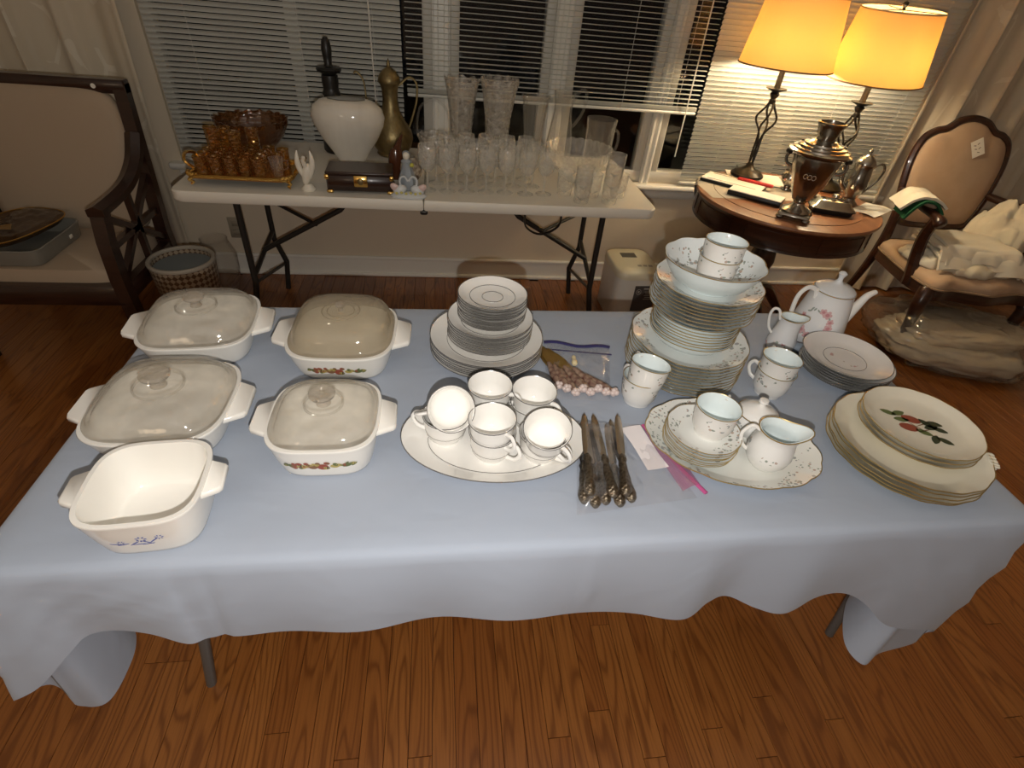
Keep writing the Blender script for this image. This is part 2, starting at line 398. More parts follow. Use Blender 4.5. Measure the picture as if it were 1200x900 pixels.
for k, (a, b) in enumerate(((-.025, .055), (.545, .625), (1.115, 1.165))):
    q = MB().box(((a+b)/2, YW+.05, (WZ0+WZ1)/2), (b-a, .09, WZ1-WZ0))
    for d in (-.3, .3): q.box(((a+b)/2+d*(b-a), YW, (WZ0+WZ1)/2), ((b-a)*.3, .02, WZ1-WZ0), bev=.004)
    tag(q.build('trim_%d' % (k+2), M_trim, flat=True), kind='structure')
night = MB().box((.6, 7.0, -.4), (22, 8, .2)); tag(night.build('ground_outside', mat('night_lawn', (.01, .012, .008), .95), flat=True), kind='structure')

# ------------------------------------------------------------------ blinds, slat by slat
def blind(x0, x1, zb, tilt, label, y=2.862, stack=0, wand=None, cords=(), ext=0.):
    t = thing('window_blind', label, 'blind', ((x0+x1)/2, y, zb), group='white venetian blinds'); Wd = x1-x0
    MB().box((0, 0, 2.13-zb), (Wd, .03, .03), bev=.003).build('headrail', M_slat, t)
    MB().box((0, 0, .008), (Wd, .026, .014), bev=.004).build('bottom_rail', M_slat, t)
    me = MB()
    w = .0255; n = 4; pts = []
    for k in range(n+1):
        s = -1+2*k/n; pts.append((s*w/2, .0022*(1-s*s)))
    sec = [(a, b+.0003) for a, b in pts]+[(a, b-.0003) for a, b in reversed(pts)]
    me.loft([[(-Wd/2, a, b) for a, b in sec], [(Wd/2, a, b) for a, b in sec]]); sm = me.mesh('slat', M_slat, angle=60)
    z = .020
    for k in range(stack): link('slat', sm, t, (0, 0, z), (0, 0, 0)); z += .0035
    z += .012
    while z < 2.10-zb:
        link('slat', sm, t, (random.uniform(-.001, .001), 0, z), (math.radians(tilt+random.uniform(-1.2, 1.2)), 0, 0)); z += .0213
    for c in cords:
        MB().tube([(c, -.0145, .01), (c, -.0145, 2.12-zb)], .0009, 5).build('ladder_cord', M_cord, t)
    if wand is not None:
        MB().tube([(wand, -.022, 2.1-zb), (wand+.012, -.03, ext)], .0035, 6).build('tilt_wand', M_cord, t)
    return t
blind(-1.245, -.165, .612, -47, 'closed white venetian blind behind the white vase and amber glass', cords=(-.36, .1, .42), wand=.40, ext=.28)
blind(-.145, 1.318, .962, .5, 'half raised white venetian blind with open slats above the crystal vases', stack=5, cords=(-.52, -.02, .33, .62), wand=.66, ext=-.20)
blind(1.335, 2.57, .612, -56, 'closed white venetian blind behind the two table lamps', cords=(-.45, .12, .5))

# ------------------------------------------------------------------ curtains
def curtain_material():
    m, nt, b = new_mat('curtain_damask'); b.inputs['Roughness'].default_value = .75; b.inputs['Sheen Weight'].default_value = .2
    v = nd(nt, 'ShaderNodeTexVoronoi', feature='DISTANCE_TO_EDGE'); v.inputs['Scale'].default_value = 1.; lk(nt, mapping(nt, (7, 3, 3.2)), v.inputs['Vector'])
    n = nd(nt, 'ShaderNodeTexNoise'); n.inputs['Scale'].default_value = 6; lk(nt, mapping(nt), n.inputs['Vector'])
    f = math_n(nt, 'MULTIPLY', math_n(nt, 'LESS_THAN', v.outputs['Distance'], .035), math_n(nt, 'GREATER_THAN', n.outputs[0], .52))
    lk(nt, mixc(nt, f, (.60, .52, .39), (.68, .61, .48)), b.inputs['Base Color']); return m
M_curt = curtain_material()
def curtain(x0, x1, folds, amp, label, y=2.80, ph=0., flare=0., lean=0., ztop=2.3):
    def fn(u, v):
        z = .012+(ztop-.012)*v; a = amp*(.75+.35*(1-v))
        t = u*folds*2*PI+ph
        yy = y-a*sin(t)-a*.35*sin(2.3*t+1.1+v*.8)+.008*sin(v*7+u*9)
        xx = x0+(x1-x0)*u+.012*cos(t)+.02*sin(v*3+u*5)*(u-.5)+lean*(1-v)
        return (xx, yy, z)
    q = MB().grid(fn, int(folds*14), 26, .003)
    return tag(q.build('curtain', M_curt, angle=70), label, 'curtain', 'full length cream curtains')
curtain(-2.75, -1.285, 7.3, .030, 'long cream pleated curtain hanging behind the square dark armchair', y=2.795, ph=.6)
curtain(2.545, 4.15, 7.6, .027, 'long cream pleated curtain hanging behind the curved upholstered armchair', y=2.818, ph=2.0)
o = thing('wall_outlet', 'small beige electrical outlet on the wall below the window', 'outlet', (-1.095, YW-.001, .262))
MB().box((0, -.003, 0), (.07, .006, .114), bev=.002).build('cover_plate', mat('outlet_beige', (.36, .31, .23), .5), o)
for s in (-1, 1): MB().box((0, -.007, s*.024), (.034, .004, .028), bev=.002).build('socket', mat('outlet_inner', (.30, .26, .19), .5), o)
# ------------------------------------------------------------------ front table and its cloth
X0, X1, Y0, Y1, TZ = -.685, 1.142, .491, 1.251, .745
ft = thing('folding_table', 'grey legged folding table covered by the blue grey cloth', 'table', ((X0+X1)/2, (Y0+Y1)/2, 0))
MB().box((0, 0, .722), (X1-X0-.012, Y1-Y0-.012, .040), bev=.012).build('tabletop', mat('grey_tabletop', (.5, .5, .48), .6), ft)
for sx_, lx0, lx1 in ((-1, -.585, -.45), (1, 1.157, 1.02)):
    cx, cy = (X0+X1)/2, (Y0+Y1)/2
    for ly in (.633, 1.11):
        MB().tube([(lx1-cx, ly-cy, .705), ((lx0+lx1)/2-cx, ly-cy, .36), (lx0-cx, ly-cy, .0)], .0125, 10).build('leg', M_grey_leg, ft)
    MB().tube([((lx0+lx1)/2-cx, .633-cy, .36), ((lx0+lx1)/2-cx, 1.11-cy, .36)], .010, 8).build('crossbar', M_grey_leg, ft)
    MB().tube([((lx0+lx1)/2-cx, .87-cy, .36), (lx1-cx-sx_*.30, .87-cy, .703)], .008, 8).build('leg_brace', M_grey_leg, ft)
def cloth_material():
    m, nt, b = new_mat('tablecloth_fabric'); b.inputs['Roughness'].default_value = .8; b.inputs['Sheen Weight'].default_value = .15; b.inputs['Specular IOR Level'].default_value = .25
    n = nd(nt, 'ShaderNodeTexNoise'); n.inputs['Scale'].default_value = 2.3; n.inputs['Detail'].default_value = 3; lk(nt, mapping(nt), n.inputs['Vector'])
    lk(nt, mixc(nt, n.outputs[0], (.350, .395, .475), (.380, .420, .495)), b.inputs['Base Color'])
    n2 = nd(nt, 'ShaderNodeTexNoise'); n2.inputs['Scale'].default_value = 700; lk(nt, mapping(nt), n2.inputs['Vector'])
    n3 = nd(nt, 'ShaderNodeTexNoise'); n3.inputs['Scale'].default_value = 7; n3.inputs['Distortion'].default_value = .6; lk(nt, mapping(nt, (1, 1.6, 1)), n3.inputs['Vector'])
    b1 = nd(nt, 'ShaderNodeBump'); b1.inputs['Strength'].default_value = .12; b1.inputs['Distance'].default_value = .001; lk(nt, n2.outputs[0], b1.inputs['Height'])
    b2 = nd(nt, 'ShaderNodeBump'); b2.inputs['Strength'].default_value = .18; b2.inputs['Distance'].default_value = .02; lk(nt, n3.outputs[0], b2.inputs['Height']); lk(nt, b1.outputs[0], b2.inputs['Normal'])
    lk(nt, b2.outputs[0], b.inputs['Normal']); return m
M_cloth = cloth_material()
CT = TZ+.002
# hem control points: top anchor (x, y) and hem point (x, y, z), clockwise seen from above starting at the back left
hem = [(X0, 1.23, -.725, 1.25, .32), (X0, 1.10, -.745, 1.10, .30), (X0, .95, -.715, .95, .295), (X0, .80, -.745, .80, .29), (X0, .70, -.735, .70, .285),
       (X0, .63, -.665, .62, .29), (X0, .58, -.645, .560, .28), (X0, .545, -.655, .495, .275), (X0, .515, -.705, .490, .285),
       (X0, Y0+.006, -.735, .500, .36), (X0+.002, Y0, -.725, .445, .44), (X0+.02, Y0, -.675, .450, .475), (X0+.05, Y0, -.610, .470, .545),
       (X0+.10, Y0, -.572, .478, .572), (-.49, Y0, -.485, .476, .575), (-.43, Y0, -.425, .470, .552), (-.40, Y0, -.392, .480, .548),
       (-.32, Y0, -.315, .473, .545), (-.15, Y0, -.148, .474, .545), (0, Y0, 0, .476, .553), (.13, Y0, .13, .472, .551), (.26, Y0, .262, .474, .536), (.37, Y0, .375, .478, .528),
       (.47, Y0, .475, .466, .512), (.52, Y0, .525, .478, .535), (.56, Y0, .562, .482, .548), (.62, Y0, .622, .470, .528), (.68, Y0, .682, .464, .518), (.75, Y0, .752, .476, .535), (.82, Y0, .825, .480, .530),
       (.90, Y0, .895, .480, .49), (1.0, Y0, .975, .468, .42), (1.08, Y0, 1.075, .456, .395), (X1-.004, Y0, 1.150, .466, .352), (X1, Y0+.008, 1.170, .485, .30),
       (X1, .520, 1.135, .480, .26), (X1, .545, 1.050, .470, .25), (X1, .575, 1.000, .450, .245), (X1, .605, .985, .500, .255), (X1, .64, 1.04, .585, .28), (X1, .69, 1.165, .68, .29),
       (X1, .78, 1.185, .78, .295), (X1, .90, 1.165, .90, .30), (X1, 1.03, 1.19, 1.03, .295), (X1, 1.15, 1.17, 1.16, .30), (X1, 1.24, 1.17, 1.26, .32), (X1-.03, Y1, 1.11, 1.28, .40),
       (.8, Y1, .8, 1.275, .42), (.5, Y1, .5, 1.285, .42), (.2, Y1, .2, 1.275, .42), (-.2, Y1, -.2, 1.285, .42), (-.5, Y1, -.5, 1.275, .42), (X0+.03, Y1, -.66, 1.28, .40)]
ring = catmull(hem, 9, closed=True)
cl = MB(); rows = []
cxm, cym = (X0+X1)/2, (Y0+Y1)/2
def clampb(v, a, b): return max(a, min(b, v))
levels = [(-.045, 0), (-.014, 0), (-.004, .003), (.003, .010)]+[None]*9
for k in range(13):
    row = []
    for i, (tx, ty, hx, hy, hz) in enumerate(ring):
        tx = clampb(tx, X0, X1); ty = clampb(ty, Y0, Y1)
        # outward direction from the inset rectangle
        ix = clampb(tx, X0+.03, X1-.03); iy = clampb(ty, Y0+.03, Y1-.03); d = Vector((tx-ix, ty-iy, 0))
        d = d.normalized() if d.length > 1e-6 else Vector((0, -1, 0))
        if k < 4:
            o, dz = levels[k]; p = Vector((tx, ty, CT-dz))+d*o
            if k == 0: p = Vector((clampb(tx, X0+.045, X1-.045), clampb(ty, Y0+.045, Y1-.045), CT))
        else:
            s = (k-3)/9; a = Vector((tx, ty, CT-.010))+d*.003; h = Vector((hx, hy, hz)); p = a.lerp(h, s)
            front = ty < Y0+.02
            rip = .006*sin(tx*23+hz*9)*s if front else .01*sin(ty*26)*s
            # diagonal drape creases near the corners
            if front:
                e = min(tx-X0, X1-tx)
                cre = .005*sin((tx+(1 if tx < .2 else -1)*s*.30)*62)*max(0, 1-e/.42)*sin(PI*min(1, s*1.1))
                rip += cre+(1-s**6)*.006*math.exp(-((tx-.268+s*.012)/.009)**2)*s**.5-.005*math.exp(-((tx+.36+s*.02)/.010)**2)*s**.5
            p += d*(rip+.004*sin(PI*s))
        row.append(p)
    rows.append(row)
rows = [list(reversed(r)) for r in rows]
cl.loft(list(reversed(rows)), cap0=False, cap1=True)
cloth = tag(cl.build('tablecloth', M_cloth, angle=180), 'blue grey tablecloth with drooping corners draped over the front table', 'tablecloth')
ZT = CT+.0005

M_cream = mat('cream_china', (.78, .73, .60), .13, coat=.3)
# ------------------------------------------------------------------ casserole dishes
M_corn = mat('white_glass_ceramic', (.84, .81, .75), .14, coat=.3)
M_lid = glass('smoky_lid_glass', (.965, .955, .935), .11, (.76, .73, .67), .06, cut=(34, .35), edge=4., r0=.06)
M_lid2 = glass('amber_lid_glass', (.93, .90, .84), .26, (.62, .55, .43), .08, cut=(18, .08), edge=2., vary=.3)
M_knob = glass('knob_glass', (.90, .87, .82), .16, (.80, .76, .70), .04, cut=(60, .35), edge=5., r0=.08)
def srect(a, b, z, n=64, ex=3.4, ox=0, oy=0):
    out = []
    for i in range(n):
        t = 2*PI*i/n; c, s = cos(t), sin(t)
        out.append((ox+a*math.copysign(abs(c)**(2/ex), c), oy+b*math.copysign(abs(s)**(2/ex), s), z))
    return out
def motif_on(body_fn, shapes, name, mats, parent):
    # flat printed shapes wrapped on the dish's front wall; shapes: (mat, centre s, centre h, radius_s, radius_h, rot, kind)
    q = MB()
    for mi, cs, ch, rs, rh, rot, kind in shapes:
        q.cur = mi; pts = []; n = 10
        for k in range(n):
            t = 2*PI*k/n; rad = 1.
            if kind == 'leaf': x, y = rs*cos(t), rh*sin(t)*abs(sin(t))**.3
            else: x, y = rs*cos(t), rh*sin(t)
            x, y = x*cos(rot)-y*sin(rot), x*sin(rot)+y*cos(rot)
            pts.append(body_fn(cs+x, ch+y))
        q.add(pts+[body_fn(cs, ch)], [(k, (k+1) % n, n) for k in range(n)])
    return q.build(name, mats, parent)
M_pr = [mat('print_green', (.12, .15, .05), .3), mat('print_red', (.30, .07, .04), .3), mat('print_yellow', (.45, .36, .11), .3), mat('print_dark', (.05, .06, .03), .3), mat('print_blue', (.10, .14, .42), .3), mat('print_brown', (.22, .11, .05), .3)]
def casserole(label, c, hw, h, rot, lid=None, motif=None, lid_m=None, hd=.034, hwid=.052, bot=.86):
    t = thing('casserole_dish', label, 'casserole dish', (c[0], c[1], ZT), (0, 0, rot), 'white casserole dishes')
    b = MB(); wl = .006; ex = 3.6
    prof = [(bot*.90, 0), (bot*.97, .003), (bot, .010), (bot+(1-bot)*.45, h*.45), (bot+(1-bot)*.80, h*.75), (1., h-.006), (1.012, h-.002), (1.005, h)]
    rings = [srect(hw*k, hw*k, z, ex=ex) for k, z in prof]
    rings += [srect(hw*k-wl, hw*k-wl, z, ex=ex) for k, z in [(1., h), (.985, h-.006), (bot+(1-bot)*.75, h*.72), (bot+(1-bot)*.35, h*.42), (bot*.97, .014), (bot*.88, .008)]]
    b.loft(rings); b.build('body', M_corn, t, angle=50)
    for s in (-1, 1):
        q = MB(); x0 = hw*.93; x1 = hw+hd
        poly = [(x0, -hwid*1.12), (x0+hd*.45, -hwid), (x1-.004, -hwid*.80), (x1, -hwid*.66), (x1, hwid*.66), (x1-.004, hwid*.80), (x0+hd*.45, hwid), (x0, hwid*1.12)]
        poly = [(x*s, y*s) for x, y in poly]
        q.prism(poly, h-.0155, h-.003, .003); q.build('handle', M_corn, t, angle=50)
    def wall(sx, hz):
        k = bot+(1-bot)*max(0, min(1, hz/h))*1.0; a = hw*k+.0012
        y = -a*(max(0., 1-abs(sx/a)**ex))**(1/ex)
        return (sx, y, hz)
    if motif == 'vegetables':
        sh = []; rr = random.Random(3)
        for i in range(34):
            sx = rr.uniform(-.062, .062); hz = h*.50+rr.uniform(-.010, .010)*(1-abs(sx)/.09); mi = rr.choice((0, 0, 0, 2, 2, 3, 1, 5))
            sh.append((mi, sx, hz, rr.uniform(.003, .0065), rr.uniform(.002, .0042), rr.uniform(-1, 1), 'leaf'))
        sh += [(1, .004, h*.46, .010, .0085, 0, 'o'), (5, -.012, h*.46, .008, .006, 0, 'o'), (2, -.03, h*.47, .008, .006, .3, 'o'), (0, -.045, h*.49, .008, .006, 0, 'o'), (2, .024, h*.48, .008, .005, 0, 'o'), (0, .045, h*.49, .009, .005, .2, 'o')]
        tag(motif_on(wall, sh, 'printed_vegetable_band', M_pr, t), 'printed band of green, red and yellow vegetables')
    if motif == 'cornflower':
        sh = []
        for fx, fz, R in ((.006, h*.56, .0075), (.030, h*.57, .006), (-.022, h*.50, .005)):
            for k in range(7): a = k*2*PI/7; sh.append((4, fx+cos(a)*R*.75, fz+sin(a)*R*.7, R*.30, R*.16, a, 'o'))
        for k, (a, b_, r) in enumerate(((-.020, h*.44, .2), (-.005, h*.45, .6), (.012, h*.45, -.7), (.022, h*.50, .7), (.0, h*.41, 0), (-.03, h*.46, -.2), (.012, h*.40, .1))): sh.append((4, a, b_, .009, .0011, r, 'o'))
        tag(motif_on(wall, sh, 'printed_cornflower', M_pr, t), 'small blue cornflower print')
    if lid:
        H, kr, ky = lid; L = MB(); a = hw-.004
        prof = [(1.0, h+.0005), (1.0, h+.004), (.955, h+.006), (.935, h+.010), (.90, h+H*.55), (.82, h+H*.82), (.66, h+H*.94), (.40, h+H), (.18, h+H*1.02), (.02, h+H*1.02)]
        out = [srect(a*k, a*k, z, ex=3.3) for k, z in prof]
        inn = [srect(max(.0015, a*k-.0045), max(.0015, a*k-.0045), z-.004, ex=3.3) for k, z in prof[::-1][:-2]]
        L.loft(out+inn, cap0=False, cap1=False)
        n = len(out[0]); nr = len(out+inn); L.f += [[n*(nr-1)+i, n*(nr-1)+(i+1) % n, (i+1) % n, i] for i in range(n)]; L.m += [0]*n
        lo = L.build('lid', lid_m or M_lid, t, angle=50); z0 = h+H*1.02-.001
        MB().lathe([(0, z0), (kr*.55, z0), (kr*.42, z0+ky*.35), (kr*.55, z0+ky*.5), (kr*.95, z0+ky*.72), (kr, z0+ky*.85), (kr*.9, z0+ky), (0, z0+ky*1.03)], 20).build('knob', M_knob, lo)
        # pressed sunburst ring in the top of the lid
        if kr > .012:
            MB().tube([(a*.36*cos(k*PI/16), a*.36*sin(k*PI/16), h+H*.995) for k in range(32)], .0022, 6, closed=True).build('pressed_ring', lid_m or M_lid, lo)
        else:
            for rr_ in (.26, .36): MB().tube([(a*rr_*cos(k*PI/16), a*rr_*sin(k*PI/16), h+H*1.0) for k in range(32)], .0014, 6, closed=True).build('pressed_ring', lid_m or M_lid, lo)
    return t
casserole('large plain white casserole with glass lid nearest the dark armchair', (-.535, 1.078), .118, .064, .09, (.036, .022, .026))
casserole('largest plain white casserole with patterned glass lid between two other white casseroles', (-.507, .800), .119, .064, .01, (.034, .026, .028), hd=.031)
casserole('white casserole with vegetable print and tall domed lid with a tiny knob', (-.216, 1.030), .116, .070, -.03, (.050, .011, .018), 'vegetables', M_lid2)
casserole('smaller white casserole with vegetable print and flat glass lid with wide knob', (-.207, .735), .0965, .080, .0, (.026, .0235, .026), 'vegetables', hwid=.043, hd=.030)
casserole('open lidless white casserole with small blue flower print', (-.446, .582), .085, .087, .08, None, 'cornflower', hwid=.034, hd=.025, bot=.85)

# ------------------------------------------------------------------ china: plates
def plate_profile(R, rim, well, th=.004, foot=None):
    f = foot or well*.82
    return [(0, .003), (f-.004, .003), (f-.002, 0), (f+.002, 0), (f+.004, .0035), (well+.004, .004), (R-.004, rim-.0025), (R, rim), (R-.001, rim+.0015), (well+.014, .0105), (well+.004, .0066), (well*.5, .006), (0, .006)]
def plate(name, R, rim, well, m, band=None, scal=0, nsc=0, n=56, sx=1., sy=1., rings=(), br=.0012, th=.004):
    fn = (lambda r, z, t: (r*(1+scal*(abs(cos(t*nsc/2))-.6)*(min(1, r/R))**5), z)) if scal else None
    pp_ = plate_profile(R, rim, well); q = MB().lathe(pp_[:8], n, fn=fn, sx=sx, sy=sy); q.cur = 1; q.lathe(pp_[7:], n, fn=fn, sx=sx, sy=sy)
    o = q.build(name, [M_wellc if m not in (M_white, M_cream) else m, m], angle=35)
    if band:
        q = MB(); pts = []
        for i in range(n):
            t = 2*PI*i/n; r = fn(R, 0, t)[0] if fn else R; pts.append((r*cos(t)*sx, r*sin(t)*sy, rim+.0008))
        q.tube(pts, br, 5, closed=True); q.build('rim_band', band, o)
    for rr, zz in rings:
        MB().tube([(rr*cos(2*PI*i/n)*sx, rr*sin(2*PI*i/n)*sy, zz) for i in range(n)], .0007, 4, closed=True).build('inner_line', band, o)
    return o
def stack(proto, n, x, y, z, pitch, what, cat, group, jit=.0012, rot=0., lean=(0, 0)):
    for k in range(n):
        lab = what % ORD[n-1-k]
        loc = (x+random.uniform(-jit, jit)+lean[0]*k, y+random.uniform(-jit, jit)+lean[1]*k, z+k*pitch)
        rz = rot+random.uniform(-.06, .06)
        if k == 0: proto.location = loc; proto.rotation_euler = (0, 0, rz); tag(proto, lab, cat, group)
        else: copy_tree(proto, loc, (0, 0, rz), lab, group)
    return z+(n-1)*pitch
CX, CY = .1115, 1.040
p = plate('dinner_plate', .1335, .021, .088, M_white, M_plat, rings=((.094, .0085),))
zt = stack(p, 7, CX, CY, ZT, .0056, 'white dinner plate with dark metal rim, %s of its stack', 'plate', 'silver rimmed dinner plates')
p = plate('salad_plate', .099, .018, .064, M_white, M_plat, rings=((.069, .0085),))
zt = stack(p, 8, CX+.006, CY+.004, zt+.0068, .0063, 'white salad plate, %s of its stack on the dinner plates', 'plate', 'silver rimmed salad plates')
p = plate('saucer', .0785, .017, .046, M_white, M_plat, rings=((.052, .0088), (.024, .0068)))
zt = stack(p, 9, CX+.008, CY+.006, zt+.0068, .0066, 'small white saucer, %s of its stack on the salad plates', 'saucer', 'silver rimmed saucers', jit=.002)

# ------------------------------------------------------------------ oval platter with stacked cups
def oval_platter(name, a, b, rim, m, band, scal=0, nsc=0, n=72):
    sy = b/a
    return plate(name, a, rim, a*.70, m, band, scal, nsc, n, 1, sy, rings=((a*.715, .0085),) if not scal else ())
pl = oval_platter('oval_platter', .181, .121, .022, M_white, M_plat); pl.location = (.105, .730, ZT); pl.rotation_euler = (0, 0, -.06)
tag(pl, 'large plain white oval platter carrying white stacked coffee cups', 'platter')
def cup_mesh(rt, rb, h, scal=0, nsc=0):
    fn = (lambda r, z, t: (r*(1+scal*cos(nsc*t)*(z/h)**3), z)) if scal else None
    pr = [(0, .003), (rb*.78, .003), (rb*.82, 0), (rb*.90, 0), (rb*.93, .004), (rb*1.0, .009), (rb+(rt-rb)*.50, h*.28), (rb+(rt-rb)*.78, h*.60), (rt-.001, h-.003), (rt, h), (rt-.0012, h+.0008), (rt-.0026, h-.002), (rb+(rt-rb)*.74-.0026, h*.58), (rb+(rt-rb)*.42-.0026, h*.26), (rb*.8, .009), (0, .006)]
    q = MB().lathe(pr[:10], 32, fn=fn); q.cur = 1; return q.lathe(pr[9:], 32, fn=fn)
def cup(name, m, band, rt=.0440, rb=.032, h=.060, hs=1., scal=0, nsc=0, wide=False, mi=None):
    o = cup_mesh(rt, rb, h, scal, nsc).build(name, [m, M_wellc if m != M_white else m], angle=45)
    MB().tube([(rt*(1+scal*cos(nsc*2*PI*i/32))*cos(2*PI*i/32), rt*(1+scal*cos(nsc*2*PI*i/32))*sin(2*PI*i/32), h) for i in range(32)], .0010, 5, closed=True).build('rim_band', band, o)
    hp = catmull([(rt-.003, 0, h*.86), (rt+.013*hs, 0, h*.90), (rt+.021*hs, 0, h*.66), (rt+.011*hs, 0, h*.36), (rb+(rt-rb)*.55-.001, 0, h*.26)], 5)
    MB().tube(hp, [.0042-.0010*sin(PI*i/(len(hp)-1)) for i in range(len(hp))], 8, flat=1.25).build('handle', M_white, o)
    return o
ZP = ZT+.0062
c0 = cup('coffee_cup', M_white, M_plat)
MB().tube([(.0395*cos(2*PI*i/32), .0395*sin(2*PI*i/32), .026) for i in range(32)], .0006, 4, closed=True).build('body_line', M_plat, c0)
def put_cup(proto, first, loc, rot, label, group):
    if first: proto.location = loc; proto.rotation_euler = rot; tag(proto, label, 'cup', group); return proto
    return copy_tree(proto, loc, rot, label, group)
spots = [((.010, .745), 2.9, (0, 0), 'beside the tilted cup'), ((.098, .795), -.25, (.02, .0), 'behind the others against the dinner plates'),
         ((.183, .778), -.55, (.02, .03), 'standing next to the bag of small spreaders'), ((.096, .696), -.75, (.03, -.03), 'in the middle front of the platter'), ((.190, .690), -.75, (.06, .05), 'with its stack leaning towards the knives')]
first = True
gcup = 'plain white coffee cups on the platter'
for i, ((x, y), rz, (tx, ty), w_) in enumerate(spots):
    put_cup(c0, first, (x, y, ZP), (0, 0, rz), 'lower white coffee cup of the pair %s' % w_, gcup); first = False
    if i == 0: continue
    put_cup(c0, False, (x+(.006 if i == 4 else 0), y-(.010 if i == 4 else .002), ZP+.033+(.004 if i == 4 else 0)), (tx+(.16 if i == 4 else 0), ty+(.14 if i == 4 else 0), rz-.25), 'upper white coffee cup of the pair %s' % w_, gcup)
put_cup(c0, False, (.018, .770, ZP+.058), (-.95, .10, 3.25), 'white coffee cup tipped on its side into another cup', gcup)
# ------------------------------------------------------------------ floral china
GP = [((.40, .41, .40), .8, .30), ((.50, .39, .33), 1.1, .28), ((.30, .34, .29), 1.4, .27)]
M_fl_dinner = print_china('floral_dinner_china', (.78, .80, .78), GP, ('r', .096, .128))
M_fl_salad = print_china('floral_salad_china', (.78, .80, .78), GP, ('r', .080, .112))
M_fl_sauc = print_china('floral_saucer_china', (.80, .81, .78), GP, ('r', .046, .069), 85)
M_fl_cup = print_china('floral_cup_china', (.82, .80, .76), GP, ('z', .030, .058), 80)
M_fl_bowl = print_china('floral_bowl_china', (.78, .82, .82), GP, ('r', .066, .099), 70)
M_fl_plat = print_china('floral_platter_china', (.80, .80, .75), GP, ('r', .118, .170), 90)
M_fl_pot = print_china('floral_creamer_china', (.80, .79, .76), GP, ('z', .034, .060), 70)
SX, SY = .583, .972
p = plate('dinner_plate', .1350, .022, .090, M_fl_dinner, M_goldline, .022, 12, 72, br=.0010)
zt = stack(p, 10, SX, SY, ZT, .0085, 'scalloped floral dinner plate, %s at the foot of the tall floral stack', 'plate', 'floral dinner plates')
# coupe soup bowls
def bowl_obj(name, R, h, rb, m, band, scal=0, nsc=0, n=64):
    fn = (lambda r, z, t: (r*(1+scal*(abs(cos(t*nsc/2))-.6)*(z/h)**4), z+.06*h*scal*12*(abs(cos(t*nsc/2))-.6)*(z/h)**6)) if scal else None
    pr = [(0, .003), (rb-.004, .003), (rb-.002, 0), (rb+.001, 0), (rb+.004, .005), (rb+(R-rb)*.55, h*.32), (rb+(R-rb)*.86, h*.72), (R, h), (R-.002, h+.0012), (rb+(R-rb)*.82-.004, h*.72), (rb+(R-rb)*.48-.003, h*.33), (rb*.85, .010), (0, .008)]
    q = MB().lathe(pr[:8], n, fn=fn); q.cur = 1; q.lathe(pr[7:], n, fn=fn); o = q.build(name, [M_wellc, m], angle=45)
    pts = []
    for i in range(n):
        t = 2*PI*i/n; r, z = fn(R, h, t) if fn else (R, h); pts.append((r*cos(t), r*sin(t), z+.0005))
    MB().tube(pts, .0011, 5, closed=True).build('rim_band', band, o); return o
p = bowl_obj('soup_bowl', .0980, .034, .058, M_wellc, M_goldline, .010, 12)
zt = stack(p, 8, SX+.002, SY+.004, zt+.0068, .0072, 'shallow pale soup bowl, %s in the middle of the tall floral stack', 'bowl', 'shallow soup bowls')
p = plate('salad_plate', .1165, .021, .070, M_fl_salad, M_goldline, .022, 12, 72, br=.0010)
zt = stack(p, 8, SX+.004, SY+.008, zt+.0300, .0080, 'scalloped floral salad plate, %s under the big floral serving bowl', 'plate', 'floral salad plates', jit=.002)
p = bowl_obj('serving_bowl', .1080, .062, .055, M_fl_bowl, M_goldline, .030, 10); p.location = (SX+.004, SY+.010, zt+.0068); tag(p, 'deep scalloped floral serving bowl crowning the tall stack of plates', 'bowl')
zb = zt+.0068+.009
fc = cup('teacup', M_fl_cup, M_goldline, .0430, .0335, .066, .9)
put_cup(fc, True, (SX+.006, SY-.004, zb), (0, 0, 1.2), 'lower floral teacup of the pair standing inside the serving bowl', 'floral teacups')
put_cup(fc, False, (SX+.008, SY-.004, zb+.034), (0, .02, 1.1), 'upper floral teacup of the pair standing inside the serving bowl', 'floral teacups')
put_cup(fc, False, (.440, .856, ZT), (.02, .03, 1.9), 'lower floral teacup of the leaning pair left of the tall plate stack by the bag', 'floral teacups')
put_cup(fc, False, (.442, .851, ZT+.037), (.14, .08, 1.75), 'upper floral teacup of the leaning pair beside the tall plate stack', 'floral teacups')
put_cup(fc, False, (.772, .880, ZT), (0, 0, 2.2), 'lower floral teacup of the pair between the tall stack and the plain plates', 'floral teacups')
put_cup(fc, False, (.770, .880, ZT+.034), (.02, .03, 1.4), 'upper floral teacup of the pair between the tall stack and the plain plates', 'floral teacups')
